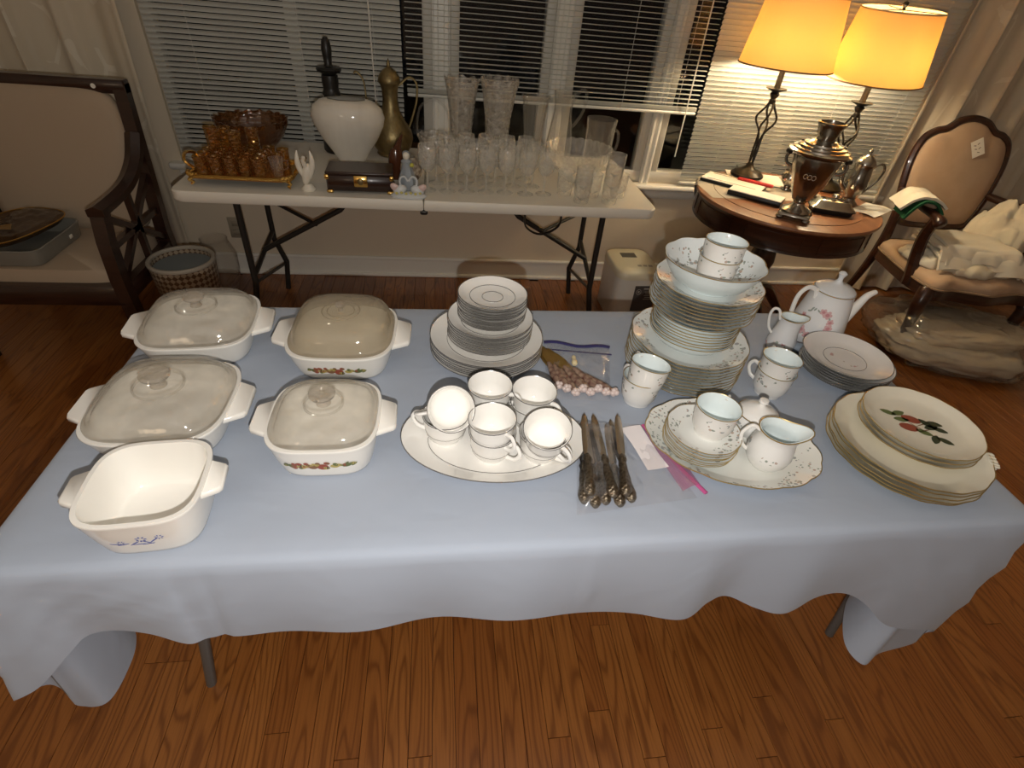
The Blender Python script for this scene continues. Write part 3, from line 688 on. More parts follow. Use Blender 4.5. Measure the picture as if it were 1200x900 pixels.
# scalloped platter with saucers, cup, sugar bowl and creamer
pl = oval_platter('oval_platter', .176, .126, .022, M_fl_plat, M_goldline, .022, 14, 84); pl.location = (.592, .702, ZT); pl.rotation_euler = (0, 0, -.27)
tag(pl, 'scalloped floral oval platter carrying saucers, a cup and the creamer', 'platter')
p = plate('saucer', .0725, .015, .043, M_fl_sauc, M_goldline, .020, 10, 60, br=.0009)
zs = stack(p, 7, .520, .702, ZP, .0056, 'small floral saucer, %s of its stack on the scalloped platter', 'saucer', 'floral saucers')
put_cup(fc, False, (.534, .704, zs+.0062), (0, 0, .75), 'floral teacup standing on the stack of floral saucers', 'floral teacups')
def pitcher_body(h, pts, spout, m, n=40, wall=.003):
    # pts: (r, z); spout pulls the rim out towards -x
    q = MB()
    def fn(r, z, t):
        k = max(0, (z/h-.62)/.38); d = max(0, cos(t-PI))**6
        return (r+spout*k*k*d, z+spout*.55*k*k*d)
    ins = [(max(.001, r-wall), z) for r, z in pts[::-1] if z > .008]+[(0, .008)]
    q.lathe([(0, .002)]+pts, n, fn=fn); q.cur = 1; return q.lathe([pts[-1]]+ins, n, fn=fn)
cr_ = thing('creamer', 'floral milk jug with gold rim on the scalloped platter', 'jug', (.640, .652, ZP), (0, 0, 2.80))
pts = [(.026, 0), (.030, .004), (.040, .020), (.0435, .036), (.041, .054), (.035, .070), (.0345, .080), (.038, .090)]
pitcher_body(.09, pts, .020, M_fl_pot).build('body', [M_fl_pot, M_wellc], cr_, angle=50)
hp = catmull([(.034, 0, .082), (.050, 0, .088), (.062, 0, .066), (.054, 0, .040), (.040, 0, .028)], 6); MB().tube(hp, .0038, 8).build('handle', M_white, cr_)
def rim_pts(r, z, h, spout, n=40):
    out = []
    for i in range(n):
        t = 2*PI*i/n; d = max(0, cos(t-PI))**6; out.append(((r+spout*d)*cos(t), (r+spout*d)*sin(t), z+spout*.55*d))
    return out
MB().tube(rim_pts(.038, .090, .09, .020), .0013, 5, closed=True).build('rim_band', M_goldline, cr_)
sg = thing('sugar_bowl', 'round floral sugar bowl with lid behind the milk jug', 'sugar bowl', (.656, .742, ZP), (0, 0, -.5))
MB().lathe([(0, .002), (.028, 0), (.031, .004), (.045, .022), (.0475, .038), (.043, .050), (.0405, .053), (.037, .051), (.042, .036), (.0, .010)], 36).build('body', M_fl_pot, sg)
MB().lathe([(.0415, .0535), (.040, .057), (.026, .066), (.012, .072), (.007, .075), (.006, .079), (.010, .083), (.009, .088), (0, .090)], 36).build('lid', M_white, sg)
for s in (-1, 1): MB().tube(catmull([(s*.043, 0, .045), (s*.060, 0, .052), (s*.066, 0, .038), (s*.046, 0, .024)], 6), .0032, 8).build('handle', M_white, sg)
MB().tube([(.0420*cos(k*PI/18), .0420*sin(k*PI/18), .0535) for k in range(36)], .0012, 5, closed=True).build('rim_band', M_goldline, sg)

# ------------------------------------------------------------------ rose teapot and small jug
ROSE = [((.34, .38, .33), .75, .30), ((.60, .36, .35), .42, .36), ((.52, .22, .23), .62, .30)]
M_rose = print_china('rose_teapot_china', (.76, .76, .76), ROSE, ('z', .015, .135), 60)
M_rose_s = print_china('rose_jug_china', (.76, .76, .76), ROSE, ('z', .010, .050), 75)
M_rose_p = print_china('rose_plate_china', (.74, .71, .68), [((.55, .36, .34), .40, .22), ((.50, .42, .36), .8, .18)], ('r', .0, .034), 75)
tp = thing('teapot', 'tall white teapot with pink roses at the back corner of the table', 'teapot', (1.030, 1.118, ZT), (0, 0, .10))
TPP = [(0, .003), (.052, .003), (.054, 0), (.058, 0), (.060, .006), (.070, .020), (.071, .034), (.063, .080), (.055, .125), (.0515, .142), (.053, .147), (.050, .149), (.048, .143), (0, .14)]
M_tpw = mat('teapot_white', (.76, .76, .76), .12); MB().lathe(TPP, 40).build('body', M_tpw, tp)
def tp_r(z):
    for (a, z0_), (b, z1_) in zip(TPP[4:10], TPP[5:10]):
        if z0_ <= z <= z1_: return a+(b-a)*(z-z0_)/(z1_-z0_)
    return .053
def rose_print(parent, th0, zc, R, seed, fr_, mats, clusters):
    q = MB(); rr = random.Random(seed)
    def blob(mi, s, z, a, b, rot, leaf=False):
        q.cur = mi; n = 9; pts = []
        for k in list(range(n))+[None]:
            t = 2*PI*(k or 0)/n; x, y = (0, 0) if k is None else (a*cos(t), b*sin(t)*(abs(sin(t))**.5 if leaf else 1))
            x, y = x*cos(rot)-y*sin(rot), x*sin(rot)+y*cos(rot); zz = z+y; r = fr_(zz)+.0009+.00012*mi; th = th0+(s+x)/r
            pts.append((r*cos(th), r*sin(th), zz))
        q.add(pts, [(k, (k+1) % n, n) for k in range(n)])
    for i in range(30):
        a = 2*PI*i/30
        if rr.random() < .75: blob(0, R*cos(a)+rr.uniform(-.003, .003), zc+R*sin(a)+rr.uniform(-.004, .004), .0052, .0024, a+PI/2+rr.uniform(-.8, .8), True)
    for a, sz in clusters:
        for k in range(6):
            b_ = k*2*PI/5; d = 0 if k == 5 else sz*.75
            blob(1 if k < 5 else 2, R*cos(a)+d*cos(b_), zc+R*sin(a)+d*sin(b_), sz*.62, sz*.55, b_)
    return tag(q.build('printed_roses', mats, parent), 'printed wreath of pink roses and grey leaves')
M_rp = [mat('rose_leaf_print', (.33, .37, .33), .2), mat('rose_pink_print', (.62, .40, .40), .2), mat('rose_deep_print', (.52, .24, .26), .2)]
rose_print(tp, -2.42-.10, .070, .036, 2, tp_r, M_rp, ((-2.3, .0095), (-1.7, .008), (-.1, .0085), (.35, .007), (1.0, .0085), (1.35, .007), (2.9, .006)))
lid = MB().lathe([(.0505, .149), (.050, .153), (.040, .160), (.022, .166), (.012, .169), (.007, .175), (.006, .183), (.009, .190), (.0105, .195), (.005, .200), (0, .201)], 32).build('lid', mat('rose_lid_china', (.70, .71, .72), .12), tp)
MB().tube([(.0525*cos(k*PI/18), .0525*sin(k*PI/18), .1485) for k in range(36)], .0011, 5, closed=True).build('gold_line', M_goldline, tp)
sp = catmull([(.056, 0, .040), (.078, 0, .052), (.098, 0, .090), (.116, 0, .124), (.138, 0, .136)], 6)
MB().tube(sp, [.020-.0135*(i/(len(sp)-1))**.8 for i in range(len(sp))], 12).build('spout', M_white, tp)
hp = catmull([(-.052, 0, .128), (-.060, 0, .150), (-.085, 0, .158), (-.104, 0, .140), (-.106, 0, .105), (-.096, 0, .065), (-.068, 0, .040)], 6)
MB().tube(hp, .0050, 8, flat=1.3).build('handle', M_white, tp); MB().ell((-.056, 0, .150), (.008, .006, .006)).build('thumb_rest', M_white, tp)
jg = thing('creamer', 'small white milk jug with pink roses in front of the teapot', 'jug', (.900, 1.062, ZT), (0, 0, 2.75))
pts = [(.028, 0), (.033, .003), (.0365, .014), (.0355, .030), (.030, .056), (.0265, .076), (.0265, .086), (.0285, .096)]
pitcher_body(.096, pts, .012, M_rose_s).build('body', [M_rose_s, M_wellc], jg, angle=50)
hp = catmull([(.026, 0, .084), (.036, 0, .108), (.050, 0, .110), (.054, 0, .090), (.046, 0, .060), (.033, 0, .042)], 6); MB().tube(hp, .0036, 8).build('handle', M_white, jg)
MB().tube(rim_pts(.0285, .096, .096, .012), .0012, 5, closed=True).build('rim_band', M_goldline, jg)
nb = MB().lathe([(.0, 0), (.0125, 0), (.0135, .003), (.0135, .047), (.0125, .05), (.011, .049), (.011, .006), (0, .005)], 28, axis=(.93, -.37, 0), c=(0, 0, .014))
tag(nb.build('napkin_tube', mat('grey_blue_vinyl', (.24, .28, .33), .45), None, (.925, 1.052, ZT)), 'short blue grey roll lying between the rose jug and the plain plates', 'roll')
p = plate('salad_plate', .1035, .020, .062, M_rose_p, M_plat, rings=((.050, .0066),), n=64)
stack(p, 7, 1.003, .947, ZT, .0066, 'plate with pale pink centre, %s of its stack beside the teapot', 'plate', 'pale pink centred plates', jit=.003)

# ------------------------------------------------------------------ cream plates with printed berries
M_creamw = mat('cream_china_shaded', (.72, .70, .62), .13, coat=.3)
def tabbed_plate():
    o = plate('serving_plate', .1440, .024, .098, M_cream, M_goldline, .018, 16, 80, br=.0012)
    q = MB().box((.1465, 0, .0232), (.016, .044, .0045), bev=.002)
    for k in range(4): q.tube([(.140, -.015+.010*k, .0256), (.153, -.015+.010*k, .0256)], .0012, 6)
    q.build('tab_handle', M_cream, o)
    return o
p = tabbed_plate()
zt = stack(p, 5, .948, .660, ZT, .0088, 'large cream scalloped plate with tab handle, %s of its stack', 'plate', 'large cream scalloped plates', jit=.003, rot=-.45)
p = plate('dessert_plate', .1120, .020, .076, M_cream, M_goldline, .012, 12, 72, br=.0011)
def decal_plate(parent, sc=1.):
    q = MB(); z = .0068
    def blob(mi, x, y, a, b, r, leaf=False):
        q.cur = mi; n = 12; pts = []
        for k in range(n):
            t = 2*PI*k/n; px_, py_ = a*cos(t), b*sin(t)*(abs(sin(t))**.6 if leaf else 1)
            pts.append((x+px_*cos(r)-py_*sin(r), y+px_*sin(r)+py_*cos(r), z))
        q.add(pts, [tuple(range(n))])
    blob(1, -.006, .012, .013, .0085, -.2); blob(1, -.016, -.008, .0125, .0085, -.15)
    for x, y, r in ((-.034, .020, -.35), (-.020, .022, .5), (-.020, .008, .1), (.012, .008, -.9), (.024, .010, -.1), (.026, -.002, -.35), (.016, .0, .4), (.002, -.014, -.4), (.012, -.026, 1.1), (.024, -.026, -.5)): blob(0 if x < .01 else 3, x, y, .011, .0055, r, True)
    for x, y, r in ((.006, .004, .6), (-.004, -.004, -.7), (.004, -.010, .5)): blob(5, x, y, .012, .0009, r)
    return tag(q.build('printed_berries', M_pr, parent), 'printed pair of red berries with green leaves')
zq = zt+.0068
for k in range(3):
    loc = (.980+k*.003, .684+k*.002, zq+k*.0085); lab = 'smaller cream plate with berries, %s of three on the large plates' % ORD[2-k]
    if k == 0: p.location = loc; p.rotation_euler = (0, 0, .3); tag(p, lab, 'plate', 'cream berry plates')
    else:
        c = copy_tree(p, loc, (0, 0, .3+k*.2), lab)
        if k == 2: d = decal_plate(c); d.rotation_euler = (0, 0, -.55-.7+.25); d.scale = (1.5, 1.45, 1)
p.update_tag()

# ------------------------------------------------------------------ cutlery and zip bags
M_film = glass('plastic_film', (.99, .985, .99), .07, (.90, .88, .89), .10, cut=(30, 1.), ior=1.4, edge=3., r0=.08)
M_zipb = mat('blue_zip', (.035, .032, .13), .35); M_zipp = mat('pink_zip', (.55, .10, .28), .35)
def bag_sheet(corners, hfun, nu=26, nv=22, thick=0., ruffle=.0025):
    A, B, Cc, D = [Vector(c) for c in corners]   # A-B near edge, D-C far edge
    def fn(u, v):
        p = A.lerp(B, u).lerp(D.lerp(Cc, u), v)
        e = min(u, 1-u, v, 1-v)*9; k = min(1, e)
        z = hfun(u, v)*k+ruffle*(noise.noise(Vector((u*9, v*8, p.x*3)))+.6*noise.noise(Vector((u*23, v*21, 1))))*k
        return (p.x, p.y, ZT+.0010+max(0, z))
    return fn
b1 = thing('zip_bag', 'clear zip bag with dark blue seal holding little spreaders', 'plastic bag', (0, 0, 0))
f1 = bag_sheet([(.236, .862, 0), (.378, .852, 0), (.430, 1.060, 0), (.262, 1.085, 0)], lambda u, v: .017*(1-v)**.6)
MB().grid(f1, 26, 22).build('plastic_film', M_film, b1, angle=180)
for k, dv in enumerate((.0, .030)):
    pts = [(.2625+.1675*i/10-.004*k, 1.080-.0245*i/10-dv+.006*sin(i*.9)*(1-k), ZT+.004) for i in range(11)]
    MB().tube(pts, .0050 if k == 0 else .0022, 6, flat=.6).build('zip_strip', M_zipb, b1)
M_pink = mat('pink_ceramic', (.66, .54, .50), .3); M_patt = mat('patterned_handle', (.10, .035, .028), .4, var=(110, (.40, .28, .20)), bump=(150, .4, .002))
M_gblade = mat('golden_blade', (.52, .40, .16), .3, 1.)
def spreader():
    t = thing('spreader_knife', 'x', 'knife', group='small spreaders in the clear zip bag')
    MB().loft([[(x, w, .003), (x, w*.4, .0038), (x, -w*.6, .003), (x, -w*.6, .002), (x, w, .002)] for x, w in ((.045, .004), (.06, .007), (.085, .0095), (.105, .008), (.118, .002))]).build('blade', M_gblade, t)
    MB().lathe([(0, -.022), (.0045, -.020), (.0065, -.006), (.0055, .018), (.0045, .040), (.003, .048), (0, .049)], 10, axis=(1, 0, 0), c=(0, 0, .006)).build('handle', M_patt, t)
    q = MB()
    for k in range(5): a = k*2*PI/5; q.ell((-.026, .0042*cos(a), .007+.0045*sin(a)), (.0055, .0038, .0040), 8, 6)
    q.ell((-.032, 0, .008), (.005, .005, .005), 8, 6); q.build('flower_end', M_pink, t); return t
sp0 = spreader(); sp0.scale = (1.18, 1.5, 1.35)
for k, (x, y, a) in enumerate(((.262, .925, 1.66), (.276, .910, 1.72), (.293, .900, 1.80), (.308, .908, 1.88), (.322, .899, 1.96), (.338, .905, 2.06), (.352, .896, 2.18), (.366, .888, 2.28))):
    lab = 'pink tipped golden spreader in the clear zip bag, %s from the plate stack' % NTH[k]
    if k == 0: o = sp0; o.location = (x, y, ZT+.004); o.rotation_euler = (0, 0, a); o['label'] = lab
    else: copy_tree(sp0, (x, y, ZT+.004+(k % 2)*.0035), (0, 0, a), lab)
sh = MB().lathe([(0, 0), (.006, .002), (.008, .008), (.0055, .014), (.004, .022), (.0058, .028), (.0035, .034), (0, .035)], 12, axis=(.1, 1, .0), c=(0, 0, .008))
tag(sh.build('shell_charm', mat('cream_ceramic', (.80, .66, .38), .3), None, (.320, .975, ZT+.003)), 'little cream shell shaped ornament inside the clear zip bag', 'ornament')
b2 = thing('zip_bag', 'clear zip bag with pink seal holding the ornate table knives', 'plastic bag', (0, 0, 0))
f2 = bag_sheet([(.236, .548, 0), (.472, .575, 0), (.424, .775, 0), (.288, .790, 0)], lambda u, v: (.026*max(0, 1-u*1.7)**.5 if u < .58 else .002)+.004, ruffle=.004)
MB().grid(f2, 30, 24).build('plastic_film', M_film, b2, angle=180)
MB().tube([(.427, .770, ZT+.004), (.445, .70, ZT+.006), (.468, .635, ZT+.005), (.492, .583, ZT+.003)], .0048, 8, flat=.45).build('zip_strip', M_zipp, b2)
MB().grid(lambda u, v: (.418+.04*u+.030*v*(1), .745-.155*v+.015*u, ZT+.0035+.004*sin(u*PI)), 6, 10, .0008).build('pink_band', glass('pink_film', (.96, .80, .88), .22, (.74, .46, .60), .1), b2)
note = MB().grid(lambda u, v: (.372+.045*u+.024*v, .757-.115*v+.006*u, ZT+.0075+.003*sin(v*4+u*2)), 8, 12, .0006)
tag(note.build('folded_paper', mat('white_paper', (.86, .80, .80), .8)), 'folded white paper slip inside the bag of table knives', 'paper')
M_orn = mat('ornate_silver', (.40, .34, .26), .28, 1., var=(160, (.16, .12, .08)), bump=(260, .8, .004))
M_blade = mat('knife_blade', (.38, .33, .28), .24, 1.)
def knife():
    t = thing('table_knife', 'x', 'knife', group='ornate table knives in the zip bag')
    MB().loft([[(w*.9, y, .0065), (0, y, .0078), (-w, y, .0070), (-w, y, .0060), (w*.9, y, .0055)] for y, w in ((.095, .0055), (.11, .0080), (.15, .0085), (.19, .0080), (.208, .0055), (.2175, .001))]).build('blade', M_blade, t)
    MB().lathe([(0, 0), (.0055, .001), (.0098, .008), (.0112, .018), (.0095, .030), (.0080, .040), (.0085, .055), (.0072, .070), (.0062, .080), (.0082, .087), (.0066, .094), (.004, .100), (0, .101)], 12, c=(0, 0, .0072), axis=(0, 1, 0), fn=lambda r, z, a: (r*(1+.06*cos(4*a)), z)).build('handle', M_orn, t)
    return t
kn = knife()
ks = [(.252, .566, 0, -.20), (.270, .556, 0, -.18), (.291, .562, 0, -.12), (.316, .556, 0, -.14), (.340, .565, 0, -.08), (.262, .572, .0135, -.17), (.304, .566, .0135, -.06), (.327, .569, .0135, -.20)]
for k, (x, y, dz, a) in enumerate(ks):
    lab = ('ornate silver table knife low in the zip bag, %s from the white oval platter' % NTH[k]) if dz == 0 else ('ornate silver table knife lying over others in the zip bag, %s from the platter' % NTH[k-5])
    if k == 0: kn.location = (x, y, ZT+.0035); kn.rotation_euler = (0, 0, a); kn['label'] = lab
    else: copy_tree(kn, (x, y, ZT+.0035+dz), (0, 0, a), lab)
# ------------------------------------------------------------------ far folding table
FX0, FX1, FY0, FY1, FZ = -1.0, .915, 2.078, 2.815, .740
SEAM = -.060
M_hdpe = mat('grey_white_plastic', (.78, .73, .63), .5, bump=(700, .1, .0004))
tb = thing('folding_table', 'long white plastic folding table below the window with crystal and glass', 'table', (0, 0, 0))
def rrect(x0, x1, y0, y1, rl, rr_, n=6):
    out = []
    for cx, cy, a0, r in ((x1-rr_, y0+rr_, -PI/2, rr_), (x1-rr_, y1-rr_, 0, rr_), (x0+rl, y1-rl, PI/2, rl), (x0+rl, y0+rl, PI, rl)):
        for k in range(n+1): a = a0+PI/2*k/n; out.append((cx+r*cos(a), cy+r*sin(a)))
    return out
MB().prism(rrect(FX0, SEAM-.001, FY0, FY1, .05, .004), FZ-.042, FZ, .006).build('tabletop_half', M_hdpe, tb)
MB().prism(rrect(SEAM+.001, FX1, FY0, FY1, .004, .05), FZ-.042, FZ, .006).build('tabletop_half', M_hdpe, tb)
for s, fx, rx, cx in ((-1, -.81, -.85, -.45), (1, .72, .78, .38)):
    MB().tube([(fx, 2.20, FZ-.042), (fx, 2.20, .30), (fx+s*.045, 2.18, 0)], .0135, 10).build('leg', M_dmetal, tb)
    MB().tube([(rx, 2.70, FZ-.042), (rx+s*.0, 2.70, .29), (rx-s*.04, 2.70, .16), (rx-s*.02, 2.70, 0)], .0135, 10).build('leg', M_dmetal, tb)
    MB().tube([(fx, 2.20, .33), (rx, 2.70, .33)], .011, 8).build('crossbar', M_dmetal, tb)
    MB().tube([((fx+rx)/2, 2.45, .34), (cx, 2.45, .55), (cx-s*.12, 2.45, FZ-.045)], .012, 8).build('leg_brace', M_dmetal, tb)
    MB().tube([(rx, 2.70, .50), (cx+s*.12, 2.46, .47)], .008, 8).build('brace_link', M_dmetal, tb)
    MB().tube([(fx, 2.20, .30), (rx-s*.03, 2.70, .15)], .008, 8).build('diagonal_bar', M_dmetal, tb)
MB().tube(catmull([(.365, 2.16, FZ-.043), (.37, 2.16, .62), (.44, 2.16, .585), (.515, 2.16, .625), (.52, 2.16, FZ-.043)], 5), .010, 8, flat=.4, up=(0, 1, 0)).build('carry_strap', M_black, tb)
MB().box((SEAM, FY0+.02, FZ-.050), (.03, .03, .018), bev=.004).build('latch', M_dmetal, tb)
Z = FZ+.0005

# ------------------------------------------------------------------ glass materials
M_cry = glass('cut_crystal', (.99, .987, .975), .13, (.98, .95, .88), .05, cut=(70, .6), edge=8., r0=.06)
M_cryv = glass('cut_crystal_deep', (.975, .965, .945), .17, (.92, .87, .79), .05, cut=(55, .9), edge=6., r0=.08, vary=1.25)
M_clr = glass('clear_glass', (.985, .982, .975), .035, (.92, .89, .82), .04, edge=14., r0=.05)
M_frost = glass('etched_goblet', (.99, .987, .975), .15, (.98, .95, .88), .05, cut=(90, .5), edge=7., r0=.06)
M_amb = glass('amber_glass', (.88, .68, .32), .06, (.80, .55, .18), .07, cut=(80, 1.), edge=9., r0=.12)
M_amb2 = glass('dark_amber_glass', (.52, .27, .07), .25, (.26, .11, .025), .05, cut=(40, .9), edge=1., r0=.10)
def shell(prof, th): return prof+[(max(.0008, r-th), z) for r, z in prof[::-1] if z > prof[0][1]+th*2]+[(0, prof[0][1]+th*2)]
def lath(name, prof, m, loc, label, cat, group=None, n=28, fn=None, parent=None, sx=1., sy=1., rz=0., angle=40):
    o = MB().lathe(prof, n, fn=fn, sx=sx, sy=sy).build(name, m, parent, loc, (0, 0, rz), angle)
    if label: tag(o, label, cat, group)
    return o
# goblets
gob_p = [(.033, 0), (.034, .002), (.026, .005), (.008, .010), (.0045, .018), (.0042, .060), (.0060, .070), (.018, .082), (.031, .100), (.0365, .125), (.0365, .150), (.0345, .178)]
gob = gob_p+[(r-.0016, z) for r, z in gob_p[::-1] if z > .075]+[(0, .077)]
g0 = MB().lathe(gob, 40, fn=lambda r, z, t: (r*(1+.055*abs(cos(5*t))*(1 if .078 < z < .16 else 0)+.04*cos(10*t)*(1 if z < .004 else 0)), z)).build('wine_goblet', M_frost, None, (0, 0, Z), angle=30)
gspots = [(-.045, 2.205, 0), (.035, 2.196, 0), (.115, 2.206, 0), (.196, 2.210, 0), (.276, 2.212, 0), (.362, 2.206, 0), (.442, 2.214, 0),
          (-.010, 2.300, 1), (.075, 2.296, 1), (.158, 2.302, 1), (.240, 2.306, 1), (.322, 2.300, 1), (.405, 2.306, 1),
          (.030, 2.395, 2), (.118, 2.398, 2), (.205, 2.400, 2), (.292, 2.398, 2), (.378, 2.402, 2)]
rown = ('front', 'middle', 'rear'); cnt = {}
for k, (x, y, r) in enumerate(gspots):
    cnt[r] = cnt.get(r, -1)+1; lab = 'etched crystal wine goblet, %s from the swans in the %s goblet row' % (NTH[cnt[r]], rown[r]); grp = 'crystal goblets, %s row' % rown[r]
    if k == 0: g0.location = (x, y, Z); tag(g0, lab, 'goblet', grp)
    else: copy_tree(g0, (x, y, Z), (0, 0, random.random()*3), lab, grp)['category'] = 'goblet'
# tumblers
tum_p = [(0, 0), (.028, 0), (.030, .003), (.0305, .030), (.0325, .034), (.036, .095), (.0365, .098)]
tum = MB().lathe(shell(tum_p, .0022)[1:], 48, fn=lambda r, z, t: (r*(1+.06*abs(cos(6*t))*(1 if .004 < z < .085 else 0)), z)).build('tumbler', M_cry, None, (0, 0, Z), angle=30)
ts = [(.590, 2.135, 0, 'lower cut glass tumbler of the stacked pair beside the last goblet'), (.590, 2.135, .045, 'upper cut glass tumbler of the stacked pair beside the last goblet'),
      (.712, 2.140, 0, 'lower cut glass tumbler of the stacked pair at the table corner'), (.712, 2.140, .050, 'middle cut glass tumbler stacked at the table corner'), (.714, 2.140, .100, 'topmost cut glass tumbler stacked at the table corner'),
      (.655, 2.215, 0, 'cut glass tumbler behind the two stacked pairs of tumblers'), (.772, 2.225, 0, 'cut glass tumbler behind the stack at the table corner'), (.535, 2.225, 0, 'cut glass tumbler between the goblets and the tumbler stacks')]
for k, (x, y, dz, lab) in enumerate(ts):
    if k == 0: tum.location = (x, y, Z); tag(tum, lab, 'glass', 'cut glass tumblers')
    else: copy_tree(tum, (x, y, Z+dz), (0, 0, random.random()*3), lab, 'cut glass tumblers')
# big cut bowl
bp_ = [(0, 0), (.050, 0), (.056, .004), (.060, .012), (.095, .045), (.128, .095), (.147, .142)]
lath('crystal_bowl', shell(bp_, .005), M_cry, (.625, 2.432, Z), 'wide cut crystal bowl with scalloped rim behind the tumblers', 'bowl', n=120, fn=lambda r, z, t: (r*(1+.05*abs(cos(12*t))*(z/.142)), z+.006*abs(cos(12*t))*(z/.142)**2))
# tall vases and jugs at the back
v1 = [(0, 0), (.045, 0), (.047, .006), (.043, .02), (.046, .10), (.054, .22), (.068, .315), (.075, .345)]
lath('crystal_vase', shell(v1, .005), M_cryv, (.105, 2.640, Z), 'tall swirled crystal vase next to the glass basket', 'vase', n=96, fn=lambda r, z, t: (r*(1+.05*abs(cos(6*(t+z*5)))*(.3+z/.345)), z+.006*cos(8*t)*(z/.345)**6))
v2 = [(0, 0), (.046, 0), (.050, .006), (.047, .02), (.050, .10), (.058, .20), (.072, .30), (.084, .345), (.082, .357)]
lath('crystal_vase', shell(v2, .006), M_cryv, (.272, 2.630, Z), 'tall flared cut crystal vase with flower pattern and notched rim', 'vase', n=96, fn=lambda r, z, t: (r*(1+.045*abs(cos(5*t+9*sin(z*16)))*(.4+.6*z/.35)), z+.006*cos(12*t)*(z/.357)**8))
v3 = [(0, 0), (.034, 0), (.036, .006), (.034, .03), (.042, .16), (.056, .285), (.063, .300)]
lath('ribbed_vase', shell(v3, .004), M_clr, (.440, 2.620, Z), 'clear glass vase with straight vertical ribs next to the pitcher', 'vase', n=126, fn=lambda r, z, t: (r*(1+.075*abs(cos(9*t))), z+.005*cos(9*t)*(z/.3)**8))
pt = thing('glass_pitcher', 'clear glass pitcher with looped handle', 'pitcher', (.575, 2.640, Z))
MB().lathe(shell([(0, 0), (.050, 0), (.054, .006), (.062, .06), (.060, .12), (.046, .21), (.041, .25), (.046, .295), (.050, .325)], .0035), 32).build('body', M_clr, pt)
MB().tube(catmull([(.045, 0, .285), (.065, 0, .325), (.092, 0, .335), (.104, 0, .300), (.092, 0, .240), (.066, 0, .195), (.050, 0, .175)], 6), .0062, 8).build('handle', M_clr, pt)
mg = thing('glass_mug', 'clear straight glass mug beside the window frame', 'mug', (.770, 2.640, Z), (0, 0, .2))
MB().lathe(shell([(0, 0), (.062, 0), (.066, .005), (.066, .05), (.068, .18), (.073, .222)], .0035), 32).build('body', M_clr, mg)
MB().tube(catmull([(.020, -.066, .19), (.040, -.100, .185), (.040, -.105, .12), (.020, -.068, .07)], 6), .006, 8).build('handle', M_clr, mg)
bk = thing('glass_basket', 'cut glass basket with tall arched handle beside the brass ewer', 'basket', (-.022, 2.575, Z))
MB().lathe(shell([(0, 0), (.035, 0), (.040, .006), (.052, .05), (.066, .10), (.075, .125)], .004), 40, fn=lambda r, z, t: (r*(1+.02*cos(16*t)), z+.004*cos(8*t)*(z/.125)**3)).build('bowl', M_cryv, bk)
MB().tube(catmull([(-.070, 0, .115), (-.072, 0, .17), (-.055, 0, .235), (0, 0, .268), (.055, 0, .235), (.072, 0, .17), (.070, 0, .115)], 6), .0055, 8).build('handle', M_clr, bk)
# amber bowl, gilt tray and amber glasses
ab = [(0, 0), (.055, 0), (.060, .008), (.085, .030), (.125, .070), (.148, .118), (.150, .140)]
lath('amber_bowl', shell(ab, .006), M_amb2, (-.815, 2.620, Z), 'dark amber scalloped glass bowl behind the gilt tray', 'bowl', n=64, fn=lambda r, z, t: (r*(1+.028*cos(20*t)*(z/.14)), z+.005*cos(20*t)*(z/.14)**3))
tr = thing('footed_tray', 'ornate gilt footed tray full of small amber glasses', 'tray', (-.752, 2.262, Z), (0, 0, -.02))
MB().prism(rrect(-.185, .185, -.120, .120, .03, .03), .026, .032).build('tray_plate', M_gold, tr)
q = MB(); P = rrect(-.188, .188, -.123, .123, .03, .03, 8)
q.tube([(x, y, .036) for x, y in P], .0065, 6, closed=True)
for k, (x, y) in enumerate(P): q.ell((x*1.01, y*1.01, .040+.004*(k % 2)), (.009, .009, .007), 6, 5)
q.build('gallery_rim', mat('gilt_filigree', (.62, .38, .10), .3, 1., bump=(180, .9, .004)), tr)
for sx_ in (-1, 1):
    for sy_ in (-1, 1):
        MB().tube(catmull([(sx_*.165, sy_*.105, .030), (sx_*.186, sy_*.118, .020), (sx_*.172, sy_*.110, .010), (sx_*.182, sy_*.116, .0035)], 4), [.007, .0065, .006, .006, .005, .005, .0045, .0045, .0045, .004, .004, .0035, .0035], 6).build('foot', M_gold, tr)
    MB().tube(catmull([(sx_*.188, -.045, .042), (sx_*.212, -.05, .070), (sx_*.222, 0, .085), (sx_*.212, .05, .070), (sx_*.188, .045, .042)], 5), .006, 6).build('tray_handle', M_gold, tr)
am_p = [(0, 0), (.018, 0), (.021, .003), (.0215, .012), (.023, .050), (.0245, .066)]
am = MB().lathe(shell(am_p, .0016), 20, fn=lambda r, z, t: (r*(1+.04*cos(10*t)*(1 if z < .05 else 0)), z)).build('amber_glass', M_amb, None, (0, 0, 0))
ag = [(x, y) for y in (2.185, 2.240, 2.295, 2.350) for x in (-.895, -.843, -.791, -.739, -.687)]
for k, (x, y) in enumerate(ag):
    lab = 'small amber glass on the tray, %s row from the front, %s from the bird' % (NTH[k//5], NTH[4-k % 5])
    loc = (x+random.uniform(-.002, .002), y, Z+.0325)
    if k == 0: am.location = loc; tag(am, lab, 'glass', 'amber glasses on the tray')
    else: copy_tree(am, loc, (0, 0, random.random()), lab)
for k, (x, y) in enumerate(((-.895, 2.350), (-.843, 2.350), (-.868, 2.297), (-.791, 2.295), (-.739, 2.350))):
    copy_tree(am, (x, y, Z+.0325+.0655), (0, 0, k), 'small amber glass stacked on the other amber glasses, %s one towards the dark bowl' % NTH[k])
cc = thing('glass_cup', 'little clear glass cup at the end of the gilt tray beside the white figurine', 'glass', (-.626, 2.205, Z+.0325))
MB().lathe(shell([(0, 0), (.016, 0), (.018, .003), (.023, .030), (.027, .066)], .0018), 20).build('body', M_clr, cc)
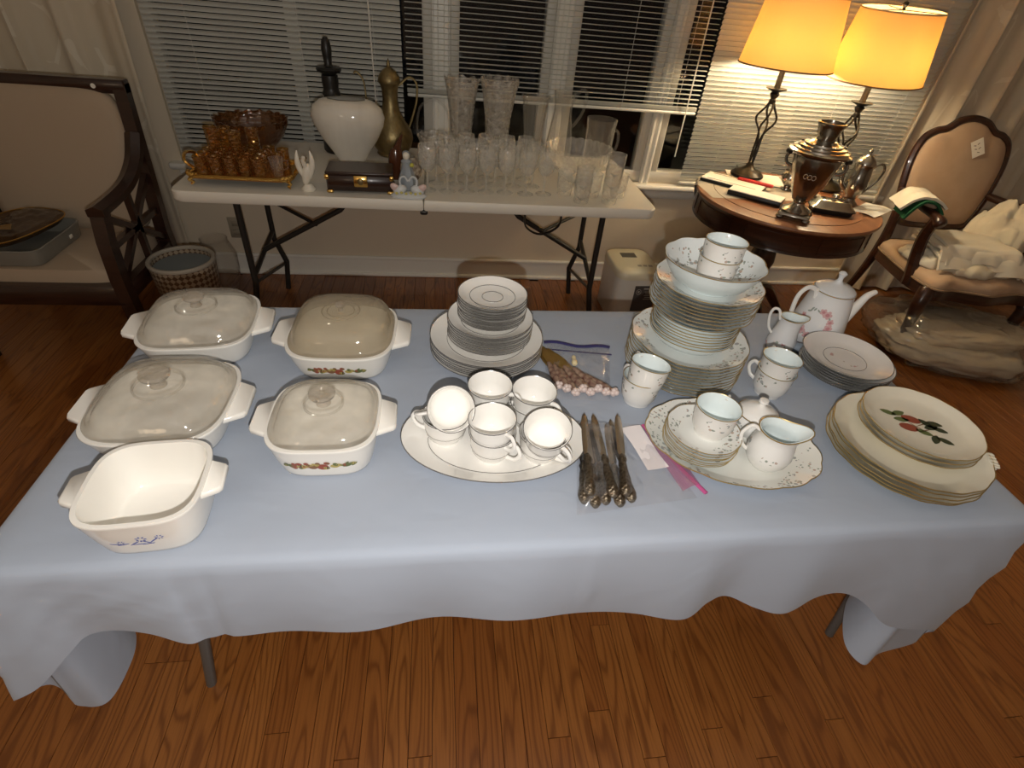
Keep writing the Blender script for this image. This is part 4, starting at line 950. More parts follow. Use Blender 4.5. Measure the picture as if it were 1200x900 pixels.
MB().tube(catmull([(.025, 0, .055), (.042, 0, .056), (.040, 0, .030), (.022, 0, .022)], 5), .003, 6).build('handle', M_clr, cc)
for k, (x, y) in enumerate(((-.632, 2.268), (-.628, 2.330))): copy_tree(am, (x, y, Z+.0325), (0, 0, 1), 'small amber glass, %s behind the little clear cup on the gilt tray' % NTH[k])

# ------------------------------------------------------------------ ornaments
M_iv = mat('ivory_porcelain', (.80, .74, .62), .3); M_pw = mat('bluish_porcelain', (.66, .68, .68), .25)
an = thing('bird_figurine', 'white porcelain bird figurine with raised wings between the gilt tray and the wooden box', 'figurine', (-.505, 2.148, Z))
MB().lathe([(0, 0), (.026, 0), (.028, .006), (.020, .016), (.014, .024), (0, .025)], 20).build('base', M_iv, an)
MB().ell((0, 0, .060), (.018, .016, .042), 14, 10, rot=Matrix.Rotation(.25, 3, 'Y')).build('body', M_iv, an)
for s in (-1, 1):
    MB().loft([[(s*(.010+.012*k/6+.010*sin(k*.5))+w*.9*cos(a)*.5, w*sin(a)*.45, .045+.017*k) for a in [2*PI*i/10 for i in range(10)]] for k, w in enumerate((.014, .022, .026, .026, .022, .015, .005))]).build('wing', M_iv, an)
MB().tube([(0, -.006, .09), (-.004, -.014, .115), (.002, -.020, .128)], [.009, .008, .007], 8).build('neck', M_iv, an)
cd = MB().lathe([(0, 0), (.013, .001), (.0145, .006), (.0145, .085), (.012, .09), (0, .091)], 16, axis=(1, .1, 0), c=(0, 0, .0145)); 
tag(cd.build('white_candle', M_iv, None, (-.455, 2.395, Z+.0)), 'short thick white candle lying behind the wooden box', 'candle')
bx = thing('trinket_box', 'dark lacquered wooden box with gilt corners and square clasp', 'box', (-.308, 2.195, Z), (0, 0, .03))
MB().box((0, 0, .038), (.250, .135, .060), bev=.005).build('body', M_espr, bx); MB().box((0, 0, .0755), (.254, .139, .014), bev=.005).build('lid', M_espr, bx)
MB().box((.004, -.069, .048), (.052, .006, .042), bev=.002).build('clasp', M_gold, bx); MB().ell((.004, -.073, .048), (.012, .004, .013), 10, 6).build('clasp_boss', M_brass, bx)
for sx_ in (-1, 1):
    for sy_ in (-1, 1): MB().box((sx_*.115, sy_*.060, .006), (.026, .020, .012), bev=.004).build('foot', M_gold, bx)
    MB().box((sx_*.122, -.066, .062), (.016, .012, .018), bev=.003).build('corner_mount', M_gold, bx)
vs_ = lath('white_vase', shell([(0, 0), (.036, 0), (.038, .006), (.046, .03), (.076, .080), (.114, .135), (.141, .188), (.147, .220), (.137, .252), (.110, .274), (.080, .282)], .005), mat('white_glazed_vase', (.76, .72, .63), .10, coat=.4, var=(5, (.66, .61, .52)), scale3=(3, 1, .6)), (-.366, 2.405, Z), 'large white oval pillow vase standing behind the wooden box', 'vase', n=48, sy=.62)
bt = thing('black_bottle', 'black glass decanter with tall pointed stopper behind the white vase', 'bottle', (-.470, 2.690, Z))
MB().lathe([(0, 0), (.055, 0), (.062, .01), (.062, .12), (.050, .165), (.034, .19), (.034, .205), (.040, .212), (.034, .222), (.034, .235), (.041, .243), (.034, .254), (.033, .268), (.036, .29), (.034, .315), (.030, .318), (0, .318)], 28).build('body', M_black, bt)
MB().lathe([(0, .314), (.022, .316), (.050, .330), (.054, .338), (.048, .346), (.020, .350), (.016, .356), (.019, .385), (.022, .41), (.017, .44), (.008, .455), (0, .457)], 24).build('stopper', M_black, bt)
ew = thing('brass_ewer', 'tall old brass ewer with domed lid, thin spout and handle', 'ewer', (-.215, 2.690, Z), (0, 0, .1))
MB().lathe([(0, 0), (.070, 0), (.075, .006), (.070, .016), (.084, .035), (.096, .075), (.090, .110), (.062, .150), (.040, .190), (.034, .235), (.036, .275), (.042, .295), (.046, .30), (0, .30)], 32).build('body', M_brass, ew)
MB().lathe([(.047, .300), (.050, .306), (.046, .325), (.030, .347), (.014, .358), (.007, .364), (.008, .372), (.004, .385), (0, .396)], 28).build('lid', M_brass, ew)
MB().tube(catmull([(-.070, 0, .08), (-.100, 0, .13), (-.105, 0, .22), (-.110, 0, .30), (-.135, 0, .335), (-.150, 0, .33)], 6), [.016-.012*min(1, i/12) for i in range(31)], 8).build('spout', M_brass, ew)
MB().tube(catmull([(.040, 0, .292), (.085, 0, .325), (.118, 0, .305), (.118, 0, .24), (.098, 0, .17), (.072, 0, .10)], 6), .0052, 8).build('handle', M_brass, ew)
sw = thing('swan_figurine', 'white porcelain pair of swans forming a heart beside the wooden box', 'figurine', (-.118, 2.115, Z))
MB().lathe([(0, 0), (.068, 0), (.072, .006), (.060, .014), (.03, .018), (0, .019)], 28, sy=.5).build('base', M_pw, sw)
for s in (-1, 1):
    b_ = MB().ell((s*.034, 0, .028), (.028, .018, .018), 14, 9, rot=Matrix.Rotation(s*.3, 3, 'Y')).build('swan_body', M_pw, sw)
    MB().tube(catmull([(s*.018, 0, .030), (s*.032, 0, .050), (s*.030, 0, .072), (s*.014, 0, .078), (s*.002, 0, .062)], 5), .0042, 8).build('swan_neck', M_pw, b_)
    MB().ell((s*.052, -.006, .038), (.020, .008, .014), 10, 7, rot=Matrix.Rotation(-s*.6, 3, 'Y')).build('wing', mat('pink_porcelain', (.70, .52, .48), .3), b_)
q = MB()
for k in range(6): q.ell((-.045+.018*k, -.022, .020+.003*(k % 2)), (.006, .005, .005), 8, 6)
q.build('flowers', mat('yellow_porcelain', (.62, .55, .16), .35), sw)
fg = thing('courting_figurine', 'small blue grey porcelain figure with a yellow flower behind the swans', 'figurine', (-.128, 2.215, Z))
MB().lathe([(0, 0), (.036, 0), (.038, .008), (.034, .04), (.022, .075), (.018, .095), (.022, .108), (.010, .118), (0, .12)], 22, fn=lambda r, z, t: (r*(1+.10*cos(7*t)*(1 if z < .09 else 0)), z)).build('gown', mat('blue_grey_porcelain', (.34, .37, .40), .3), fg)
MB().ell((.0, -.004, .128), (.014, .014, .016), 12, 8).build('head', M_iv, fg); MB().ell((.022, -.018, .098), (.009, .008, .008), 8, 6).build('flower', mat('yellow_flower', (.60, .55, .08), .4), fg)
MB().ell((0, .004, .134), (.016, .015, .013), 12, 8).build('hat', mat('blue_grey_hat', (.25, .28, .31), .4), fg)
bd = thing('brown_bird_figurine', 'glossy brown bird figurine with upright tail behind the wooden box', 'figurine', (-.175, 2.335, Z), (0, 0, .3))
MB().lathe([(0, 0), (.026, 0), (.030, .01), (.036, .05), (.033, .09), (.022, .12), (.0, .13)], 20, sy=.8).build('body', mat('brown_glaze', (.085, .028, .012), .15), bd)
MB().tube([(0, 0, .11), (.012, 0, .14), (.028, 0, .175)], [.018, .012, .003], 8).build('tail', mat('brown_glaze_tail', (.085, .028, .012), .15), bd)
sc_ = lath('mottled_ball_vase', shell([(0, 0), (.020, 0), (.022, .004), (.040, .030), (.045, .055), (.040, .080), (.026, .098), (.020, .104)], .003), mat('mottled_glaze', (.62, .54, .42), .25, var=(60, (.10, .05, .03))), (-.115, 2.290, Z), 'small round mottled brown and cream vase behind the blue grey figure', 'vase')
# ------------------------------------------------------------------ floor things under and beside the far table
bn = thing('air_purifier', 'white household appliance with small display and dark label under the table', 'appliance', (1.040, 2.525, 0), (0, 0, .03))
M_bin = mat('white_plastic', (.74, .70, .62), .45); 
def rr2(a, b, z, ex=5, oy=0): return srect(a, b, z, n=40, ex=ex, oy=oy)
MB().loft([rr2(.115, .145, 0), rr2(.120, .151, .006), rr2(.122, .155, .20), rr2(.122, .155, .262)]).build('body', M_bin, bn, angle=50)
MB().loft([rr2(.1235, .1565, .262), rr2(.124, .157, .270), rr2(.122, .155, .292), rr2(.112, .145, .302), rr2(.06, .08, .306)]).build('lid', mat('cream_plastic', (.78, .71, .52), .4), bn, angle=50)
MB().box((-.010, .055, .3055), (.085, .055, .004), bev=.0015).build('display', mat('grey_display', (.10, .10, .09), .3), bn)
q = MB()
for k in range(3): q.box((.012+.030*k, -.072, .3055), (.022, .018, .0015))
q.build('button_print', mat('grey_print', (.40, .36, .28), .6), bn, flat=True)
lb = MB().box((.040, -.1558, .155), (.120, .0015, .150)).build('label', mat('dark_label', (.075, .065, .06), .5), bn, flat=True)
q = MB(); q.box((.060, -.1569, .214), (.060, .0008, .008))
for k in range(5): q.box((.064, -.1569, .196-k*.011), (.052-.012*(k % 2), .0008, .003))
q.tube([(.004+.013*cos(a*PI/8), -.1570, .195+.015*sin(a*PI/8)) for a in range(16)], .0014, 4, closed=True); q.box((.004, -.1569, .195), (.010, .0008, .010))
q.build('label_print', mat('pale_print', (.42, .38, .33), .6), lb, flat=True)
ptt = thing('plant_pot', 'round woven pattern planter with pale rim next to the dark armchair', 'planter', (-1.096, 2.215, 0))
def pot_mat():
    m, nt, b = new_mat('woven_pot'); b.inputs['Roughness'].default_value = .35
    ck = nd(nt, 'ShaderNodeTexChecker'); ck.inputs['Scale'].default_value = 1.; ck.inputs[1].default_value = (.34, .27, .19, 1); ck.inputs[2].default_value = (.10, .055, .03, 1)
    tc = nd(nt, 'ShaderNodeTexCoord'); g = nd(nt, 'ShaderNodeTexGradient', gradient_type='RADIAL'); lk(nt, tc.outputs['Object'], g.inputs[0]); sx = nd(nt, 'ShaderNodeSeparateXYZ'); lk(nt, tc.outputs['Object'], sx.inputs[0])
    cb = nd(nt, 'ShaderNodeCombineXYZ'); A = math_n(nt, 'MULTIPLY', g.outputs['Fac'], 34.); Bz = math_n(nt, 'MULTIPLY', sx.outputs[2], 42.)
    lk(nt, math_n(nt, 'ADD', A, Bz), cb.inputs[0]); lk(nt, math_n(nt, 'SUBTRACT', Bz, A), cb.inputs[1]); cb.inputs[2].default_value = .5
    lk(nt, cb.outputs[0], ck.inputs['Vector']); lk(nt, ck.outputs[0], b.inputs['Base Color']); return m
MB().lathe([(0, 0), (.090, 0), (.098, .008), (.118, .20), (.128, .37), (.127, .392), (.118, .392), (.110, .12), (0, .10)], 40).build('body', pot_mat(), ptt)
MB().tube([(.124*cos(k*PI/20), .124*sin(k*PI/20), .396) for k in range(40)], .0095, 8, closed=True).build('rim', mat('pot_rim', (.36, .32, .26), .3), ptt)
MB().lathe([(.0, .372), (.116, .372), (.116, .36), (0, .36)], 36).build('grey_cover', mat('grey_cover', (.17, .19, .19), .6), ptt)
gb = MB().lathe(shell([(0, 0), (.055, 0), (.060, .006), (.085, .10), (.090, .20), (.070, .255), (.062, .285), (.066, .295)], .003), 28).build('glass_jar', M_clr, None, (-1.135, 2.665, 0))
tag(gb, 'clear glass jar standing on the floor behind the planter', 'jar')
# ------------------------------------------------------------------ round drum table
RX, RY, RZ, RR = 1.672, 2.373, .720, .428
M_bead = mat('brass_inlay', (.16, .07, .03), .3)
rt = thing('drum_table', 'round dark mahogany drum table carrying lamps and silver', 'table', (RX, RY, 0))
MB().lathe([(0, RZ-.020), (RR-.02, RZ-.020), (RR-.004, RZ-.018), (RR, RZ-.010), (RR-.004, RZ-.002), (RR-.02, RZ), (0, RZ)], 64).build('tabletop', M_ttop, rt)
MB().tube([((RR-.085)*cos(k*PI/32), (RR-.085)*sin(k*PI/32), RZ) for k in range(64)], .0022, 6, closed=True).build('inlay_ring', M_bead, rt)
MB().lathe([(0, RZ-.128), (RR-.030, RZ-.128), (RR-.014, RZ-.122), (RR-.018, RZ-.112), (RR-.018, RZ-.034), (RR-.012, RZ-.022), (0, RZ-.020)], 64).build('apron', M_mahog, rt)
for k in range(8):
    a = k*PI/4+.2; MB().tube([((RR-.017)*cos(a+d), (RR-.017)*sin(a+d), z) for d, z in ((-.3, RZ-.108), (-.1, RZ-.108), (.1, RZ-.108), (.3, RZ-.108), (.3, RZ-.075), (.3, RZ-.040), (.1, RZ-.040), (-.1, RZ-.040), (-.3, RZ-.040), (-.3, RZ-.075))], .0025, 5, closed=True).build('drawer_bead', M_mahog, rt)
MB().lathe([(0, .16), (.06, .16), (.075, .19), (.05, .24), (.042, .30), (.065, .40), (.055, .47), (.035, .52), (.05, .58), (.09, .595), (0, .598)], 28).build('pedestal', M_mahog, rt)
for k in range(3):
    a = .35+k*2*PI/3; d = Vector((cos(a), sin(a), 0))
    P = catmull([d*.05+Vector((0, 0, .22)), d*.15+Vector((0, 0, .20)), d*.26+Vector((0, 0, .10)), d*.34+Vector((0, 0, .022))], 6)
    MB().tube(P, [.034-.014*i/(len(P)-1) for i in range(len(P))], 8).build('leg', M_mahog, rt)
ZR = RZ+.0005
# ------------------------------------------------------------------ lamps
def shade_material():
    m = bpy.data.materials.new('lamp_shade_paper'); m.use_nodes = True; nt = m.node_tree; nt.nodes.clear()
    out = nd(nt, 'ShaderNodeOutputMaterial'); d = nd(nt, 'ShaderNodeBsdfDiffuse'); d.inputs[0].default_value = (.80, .62, .34, 1)
    t = nd(nt, 'ShaderNodeBsdfTranslucent'); t.inputs[0].default_value = (.88, .64, .30, 1); mx = nd(nt, 'ShaderNodeMixShader'); mx.inputs[0].default_value = .34
    lk(nt, d.outputs[0], mx.inputs[1]); lk(nt, t.outputs[0], mx.inputs[2]); lk(nt, mx.outputs[0], out.inputs[0]); return m
M_shade = shade_material(); M_shtrim = mat('shade_trim', (.22, .13, .06), .7); M_iron = mat('bronze_iron', (.030, .024, .018), .38, .7)
def bulb_mat():
    m, nt, b = new_mat('lit_bulb'); b.inputs['Emission Color'].default_value = (1, .84, .58, 1); b.inputs['Emission Strength'].default_value = BULB; b.inputs['Base Color'].default_value = (.9, .85, .7, 1); return m
M_bulb = bulb_mat()
M_candle = mat('candle_sleeve', (.035, .026, .018), .5)
def lamp(loc, label, sh0, rot=0., tilt=0.):
    t = thing('table_lamp', label, 'lamp', loc, (0, 0, rot), 'lit table lamps')
    MB().lathe([(0, 0), (.078, 0), (.082, .006), (.080, .014), (.070, .020), (.066, .026), (.040, .034), (.022, .048), (.014, .066), (0, .068)], 36).build('base', M_iron, t)
    for k in range(4):
        P = []
        for i in range(25):
            s = i/24; a = k*PI/2+s*PI*1.0
            r = .011+.036*math.exp(-((s-.74)/.17)**2)*(1 if s < .99 else .9)
            P.append((r*cos(a), r*sin(a), .062+s*.280))
        MB().tube(P, .0050, 8).build('cage_rod', M_iron, t)
    MB().lathe([(0, .335), (.012, .335), (.016, .345), (.012, .358), (.018, .368), (.022, .378), (.016, .386), (.046, .398), (.048, .402), (.018, .402), (0, .402)], 28).build('drip_dish', M_iron, t)
    MB().lathe([(0, .40), (.0135, .40), (.0135, .475), (0, .476)], 18).build('candle_sleeve', M_candle, t)
    z0, z1, r0_, r1_ = sh0, sh0+.268, .206, .165
    q = MB(); q.lathe([(r0_, z0), (r1_, z1), (r1_-.0012, z1), (r0_-.0012, z0), (r0_, z0)], 64); sh = q.build('lamp_shade', M_shade, t)
    for r_, z_ in ((r0_, z0+.003), (r1_, z1-.003)): MB().tube([(r_*cos(k*PI/32), r_*sin(k*PI/32), z_) for k in range(64)], .0032, 6, closed=True).build('shade_trim', M_shtrim if z_ < z0+.1 else mat('shade_trim_top', (.60, .45, .24), .6), sh)
    MB().tube([(0, 0, .474), (0, 0, .515)], .015, 12).build('socket', M_iron, t)
    MB().lathe([(0, .512), (.012, .516), (.016, .530), (.028, .560), (.030, .575), (.022, .596), (0, .605)], 18).build('bulb', M_bulb, t)
    hp = catmull([(.012, 0, .49), (.045, 0, .54), (.042, 0, .64), (.0, 0, z1-.002)], 6)
    q = MB().tube(hp, .002, 6); q.tube([(-x, y, z) for x, y, z in hp], .002, 6); q.build('harp', M_iron, t)
    q = MB()
    for k in range(3): a = k*2*PI/3+.4; q.tube([(0, 0, z1-.004), (r1_*cos(a), r1_*sin(a), z1-.004)], .0018, 5)
    q.build('spider', M_iron, sh)
    MB().lathe([(0, z1-.006), (.008, z1-.004), (.006, z1+.004), (.012, z1+.014), (.009, z1+.024), (0, z1+.028)], 14).build('finial', M_iron, sh)
    if tilt:
        d = Matrix.Rotation(-rot, 3, 'Z')@Vector((-loc[0], -loc[1], 0)).normalized(); R_ = Matrix.Rotation(tilt, 3, Vector((0, 0, 1)).cross(d)); c_ = Vector((0, 0, (z0+z1)/2))
        sh.rotation_euler = R_.to_euler(); sh.location = c_-R_@c_
    return t
# ------------------------------------------------------------------ things on the drum table
lc = MB()
def lace(u, v):
    x = -.40+.62*u; y = -.20+.55*v
    X, Y = x, y; r = math.hypot(X, Y); z = RZ+.0012
    if r > RR-.004: 
        ov = r-(RR-.004); k = (RR+.004)/r; X, Y = X*k, Y*k; z = RZ-ov*1.0-.001
    return (RX+X, RY+Y, z+.0012*noise.noise(Vector((x*20, y*20, 0))))
doily = MB().grid(lambda u, v: lace(u, .28+.72*v), 30, 26)
tag(doily.build('lace_cloth', mat('grey_lace', (.46, .41, .33), .9)), 'pale lace runner hanging over the edge of the drum table under a lamp', 'cloth')
ZL = RZ+.004
LAMP1 = lamp((1.580, 2.628, ZL+.0165), 'lit table lamp with twisted iron stem standing on the white papers', 1.228-ZL-.0165, .2)
LAMP2 = lamp((1.985, 2.552, ZR), 'lit table lamp with twisted iron stem half hidden behind the samovar', 1.214-ZR, .9, .065)
fr1 = thing('tray_frame', 'flat white bordered picture tray on the drum table', 'tray', (1.470, 2.535, ZL), (0, 0, -.72))
MB().box((0, 0, .006), (.30, .15, .012), bev=.003).build('board', M_black, fr1); MB().box((0, 0, .0135), (.295, .145, .004), bev=.001).build('white_panel', M_paper, fr1)
for s in (-1, 1): MB().box((0, s*.052, .0158), (.24, .004, .001)).build('printed_line', mat('grey_line', (.25, .22, .17), .6), fr1, flat=True)
fr2 = thing('flat_box', 'thin black edged box with cream top on the drum table by the samovar', 'box', (1.492, 2.342, ZR+.003), (0, 0, -.72))
MB().box((0, 0, .010), (.245, .100, .020), bev=.002).build('body', M_black, fr2); MB().box((0, 0, .0215), (.243, .098, .004), bev=.001).build('top', M_paper, fr2)
rd = MB().box((0, 0, .010), (.175, .026, .012), bev=.004)
tag(rd.build('red_ribbon', M_red, None, (1.572, 2.512, ZL+.010), (0, 0, -.72)), 'red ribbon strip lying along the white picture tray', 'ribbon')
pp = MB().grid(lambda u, v: (-.14+.28*u, -.10+.20*v, .0022+.005*max(0, noise.noise(Vector((u*3, v*3, 1))))), 12, 10, .0012)
tag(pp.build('paper_sheet', M_paper, None, (1.640, 2.640, ZL), (0, 0, -.3)), 'cream papers under the lamp at the rear of the drum table', 'paper')
scr = thing('silver_creamer', 'small silver cream jug between the lamp and the samovar', 'jug', (1.742, 2.500, ZR), (0, 0, .4))
MB().lathe(shell([(0, 0), (.026, 0), (.028, .004), (.016, .012), (.020, .020), (.040, .040), (.042, .060), (.034, .080), (.038, .092)], .002), 28).build('body', M_silver, scr)
MB().tube(catmull([(-.036, 0, .075), (-.060, 0, .085), (-.068, 0, .060), (-.040, 0, .035)], 6), .0035, 8).build('handle', M_silver, scr)
# samovar
M_blackw = mat('blackened_wood', (.018, .013, .010), .35)
sm = thing('samovar', 'large fluted silver samovar with dark handles on the drum table', 'samovar', (1.560, 2.115, ZR), (0, 0, -.64))
for sx_ in (-1, 1):
    for sy_ in (-1, 1): MB().ell((sx_*.054, sy_*.054, .010), (.018, .018, .010), 10, 6).build('paw_foot', M_tarn, sm)
MB().box((0, 0, .020), (.130, .130, .016), bev=.006).build('plinth', M_silver, sm)
MB().lathe([(0, .026), (.060, .026), (.062, .034), (.050, .044), (.030, .056), (.024, .066), (.030, .076), (.038, .082), (0, .083)], 36).build('foot', M_silver, sm)
MB().lathe([(0, .080), (.034, .080), (.040, .088), (.054, .120), (.072, .170), (.088, .220), (.095, .252), (.094, .262), (0, .262)], 72, fn=lambda r, z, t: (r*(1+(.028*abs(cos(9*t)) if .09 < z < .245 else 0)), z)).build('body', M_tarn, sm, angle=25)
MB().lathe([(.090, .258), (.104, .262), (.122, .272), (.124, .279), (.112, .284), (.110, .290), (.096, .293), (.094, .300), (.078, .303), (.076, .309), (.056, .312), (.050, .318), (.040, .322), (0, .322)], 40).build('lid', M_silver, sm)
MB().lathe([(.036, .316), (.038, .324), (.037, .336), (.043, .346), (.047, .366), (.054, .378), (.054, .386), (.046, .388), (.042, .360), (.034, .345), (0, .344)], 32).build('chimney_cup', M_tarn, sm)
for s in (-1, 1):
    h_ = MB().tube(catmull([(s*.086, 0, .205), (s*.108, 0, .212), (s*.118, 0, .232), (s*.112, 0, .252)], 5), .007, 8).build('handle_bracket', M_tarn, sm)
    MB().tube([(s*.108, -.016, .256), (s*.118, 0, .258), (s*.108, .016, .256)], [.008, .011, .008], 10).build('grip', M_blackw, h_)
    MB().lathe([(0, .285), (.007, .288), (.010, .296), (.006, .306), (0, .308)], 12, c=(s*.080, .02, 0)).build('lid_knob', M_blackw, sm)
q = MB()
for k in range(3): q.tube([((-.016+.016*k)+.0075*cos(a*PI/6), -.0895-.002*(k == 1), .192+.009*sin(a*PI/6)) for a in range(12)], .0018, 5, closed=True)
tag(q.build('emblem', mat('pale_silver', (.80, .78, .72), .25, 1.), sm), 'three pale round medal marks')
# coffee pot, butter dish, papers
cp = thing('coffee_pot', 'tall silver coffee pot with domed lid right of the samovar', 'coffee pot', (1.968, 2.330, ZR), (0, 0, -.15))
MB().lathe([(0, 0), (.040, 0), (.043, .006), (.030, .018), (.026, .028), (.044, .060), (.052, .095), (.047, .130), (.040, .165), (.043, .182), (0, .183)], 36).build('body', M_tarn, cp)
MB().lathe([(.045, .182), (.046, .188), (.036, .206), (.020, .220), (.008, .226), (.006, .234), (.009, .240), (.004, .250), (0, .252)], 30).build('lid', M_silver, cp)
MB().tube(catmull([(.038, 0, .165), (.075, 0, .190), (.100, 0, .165), (.090, 0, .115), (.050, 0, .060)], 6), .0055, 8).build('handle', M_tarn, cp)
MB().tube(catmull([(-.046, 0, .070), (-.075, 0, .100), (-.082, 0, .145), (-.100, 0, .172)], 6), [.014-.008*i/18 for i in range(19)], 10).build('spout', M_tarn, cp)
bd2 = thing('butter_dish', 'low rectangular silver butter dish beside the samovar', 'dish', (1.795, 2.205, ZR), (0, 0, -.35))
MB().loft([srect(.085, .050, 0, 40, 5), srect(.088, .053, .004, 40, 5), srect(.092, .056, .018, 40, 5), srect(.100, .063, .021, 40, 5), srect(.098, .061, .024, 40, 5)]).build('base', M_black, bd2)
MB().loft([srect(.098, .061, .0235, 40, 5), srect(.094, .057, .028, 40, 5), srect(.080, .046, .034, 40, 5), srect(.072, .038, .050, 40, 4), srect(.060, .028, .056, 40, 4)]).build('cover', M_silver, bd2)
MB().lathe([(0, .055), (.008, .056), (.006, .062), (.016, .070), (.014, .080), (0, .084)], 16).build('knob', M_silver, bd2)
sb = thing('silver_sugar_bowl', 'small silver sugar bowl between the samovar and the coffee pot', 'sugar bowl', (1.822, 2.415, ZR))
MB().lathe(shell([(0, 0), (.030, 0), (.032, .004), (.018, .014), (.024, .024), (.046, .046), (.048, .064), (.040, .082), (.043, .090)], .002), 28).build('body', M_silver, sb)
for s in (-1, 1): MB().tube(catmull([(s*.040, 0, .078), (s*.062, 0, .084), (s*.066, 0, .060), (s*.042, 0, .040)], 5), .0032, 8).build('handle', M_silver, sb)
pp2 = MB().grid(lambda u, v: (-.08+.16*u, -.06+.12*v, .003+.012*u*u+.004*sin(v*5)), 10, 8, .0010)
tag(pp2.build('paper_sheet', M_paper, None, (2.025, 2.235, ZR), (0, 0, .5)), 'curled white paper at the right edge of the drum table', 'paper')
# cords below the drum table
def cord(P, parent):
    o = MB().tube(catmull(P, 8), .0028, 6).build('cord', M_black); o.parent = parent; o.matrix_parent_inverse = Matrix.LocRotScale(parent.location, parent.rotation_euler, None).inverted(); return o
cord([(1.58, 2.70, .736), (1.61, 2.80, .74), (1.63, 2.82, .70), (1.66, 2.81, .40), (1.62, 2.79, .18), (1.50, 2.75, .02), (1.44, 2.73, .03)], LAMP1)
cord([(1.98, 2.63, .726), (1.93, 2.75, .73), (1.87, 2.79, .68), (1.83, 2.78, .40), (1.76, 2.78, .22), (1.60, 2.75, .03), (1.46, 2.72, .03)], LAMP2)
PS = tag(MB().box((0, 0, .025), (.16, .06, .05), bev=.008).build('power_strip', M_black, None, (1.42, 2.70, .0), (0, 0, .3)), 'black power strip on the floor behind the drum table', 'power strip')
cord([(1.49, 2.72, .03), (1.66, 2.72, .01), (1.76, 2.79, .10), (1.79, 2.84, .26), (1.80, 2.86, .30)], PS)

# ------------------------------------------------------------------ curved armchair on the right
ac = thing('armchair', 'curved mahogany armchair with beige upholstery heaped with white linen', 'armchair', (2.80, 2.365, 0), (0, 0, -.08))
def yb(z): return .265+(z-.45)*.20
out = [(0, 1.055), (.075, 1.040), (.135, 1.000), (.190, .985), (.243, .945), (.268, .86), (.266, .76), (.250, .66), (.215, .56), (.17, .52), (0, .515)]
full = out+[(-x, z) for x, z in out[-2:0:-1]]
loop = catmull(full, 5, closed=True)
MB().tube([(x, yb(z), z) for x, z in loop], .0195, 8, closed=True).build('back_frame', M_mahog, ac)
cxz = (0, .78)
def back_ring(k, dy): return [(x*k, yb(cxz[1]+(z-cxz[1])*k)+dy, cxz[1]+(z-cxz[1])*k) for x, z in loop]
MB().loft([back_ring(.96, .012), back_ring(.97, -.006), back_ring(.92, -.018), back_ring(.75, -.030), back_ring(.4, -.038), back_ring(.02, -.040)]).build('backrest', M_leather, ac, angle=80)
MB().loft([list(reversed(back_ring(.96, .012))), list(reversed(back_ring(.9, .022))), list(reversed(back_ring(.02, .024)))], cap0=False).build('back_panel', M_leather, ac, angle=80)
tg = MB().box((0, 0, 0), (.060, .0015, .088)).build('price_tag', M_paper, ac, (.045, yb(.93)-.044, .93), (-.18, -.55, 0))
q = MB()
for k, (a, b_) in enumerate(((-.012, .018), (.006, .020), (-.010, -.002), (.008, -.004), (0, -.024))): q.box((a, -.0012, b_), (.012, .0006, .0035), rot=Matrix.Rotation(.5*(-1)**k, 3, 'Y'))
q.build('tag_writing', mat('ink', (.16, .12, .08), .7), tg, flat=True)
sf = [(-.30, -.22), (-.26, -.285), (-.18, -.275), (-.09, -.295), (0, -.315), (.09, -.295), (.18, -.275), (.26, -.285), (.30, -.22), (.305, -.05), (.285, .12), (.255, .245), (.10, .265), (-.10, .265), (-.255, .245), (-.285, .12), (-.305, -.05)]
sl = catmull(sf, 4, closed=True)
def seat_ring(k, z): return [(x*k, y*k, z) for x, y in sl]
MB().loft([seat_ring(.97, .315), seat_ring(1.0, .320), seat_ring(1.0, .372), seat_ring(.98, .378)]).build('seat_frame', M_mahog, ac, angle=50)
MB().loft([seat_ring(.99, .376), seat_ring(1.005, .388), seat_ring(.99, .412), seat_ring(.93, .432), seat_ring(.75, .446), seat_ring(.4, .452), seat_ring(.03, .453)]).build('seat_cushion', M_leather, ac, angle=80)
MB().tube([(x*1.008, y*1.008, .380) for x, y in sl], .006, 6, closed=True).build('piping', mat('piping_cord', (.33, .22, .13), .7), ac)
for s in (-1, 1):
    P = catmull([(s*.275, -.235, .360), (s*.300, -.262, .290), (s*.288, -.262, .190), (s*.290, -.268, .080), (s*.308, -.288, .016), (s*.312, -.298, .0)], 5)
    MB().tube(P, [.040, .041, .041, .040, .039, .037, .035, .033, .031, .029, .027, .025, .024, .022, .021, .020, .019, .018, .018, .019, .021, .022, .023, .023, .021, .019], 10).build('leg', M_mahog, ac)
    P = catmull([(s*.235, yb(.55), .58), (s*.240, .262, .44), (s*.248, .268, .30), (s*.256, .300, .14), (s*.262, .345, .0)], 5)
    MB().tube(P, [.024, .024, .024, .025, .026, .027, .027, .027, .026, .025, .024, .023, .022, .021, .021, .020, .020, .019, .019, .019, .018], 8).build('leg', M_mahog, ac)
    P = catmull([(s*.258, yb(.68)-.004, .690), (s*.290, .18, .690), (s*.325, .02, .692), (s*.330, -.10, .682), (s*.325, -.145, .655)], 6)
    MB().tube(P, [.020]*18+[.022, .025, .028, .030, .029, .026, .020], 10).build('arm', M_mahog, ac)
    MB().ell((s*.318, .03, .716), (.026, .088, .018), 14, 8, rot=Matrix.Rotation(s*.1, 3, 'Z')).build('arm_pad', M_leather, ac)
    P = catmull([(s*.328, -.100, .672), (s*.318, -.075, .58), (s*.300, -.075, .48), (s*.296, -.110, .38), (s*.292, -.120, .33)], 5)
    MB().tube(P, [.024+.012*(i/20) for i in range(21)], 8).build('arm_post', M_mahog, ac)
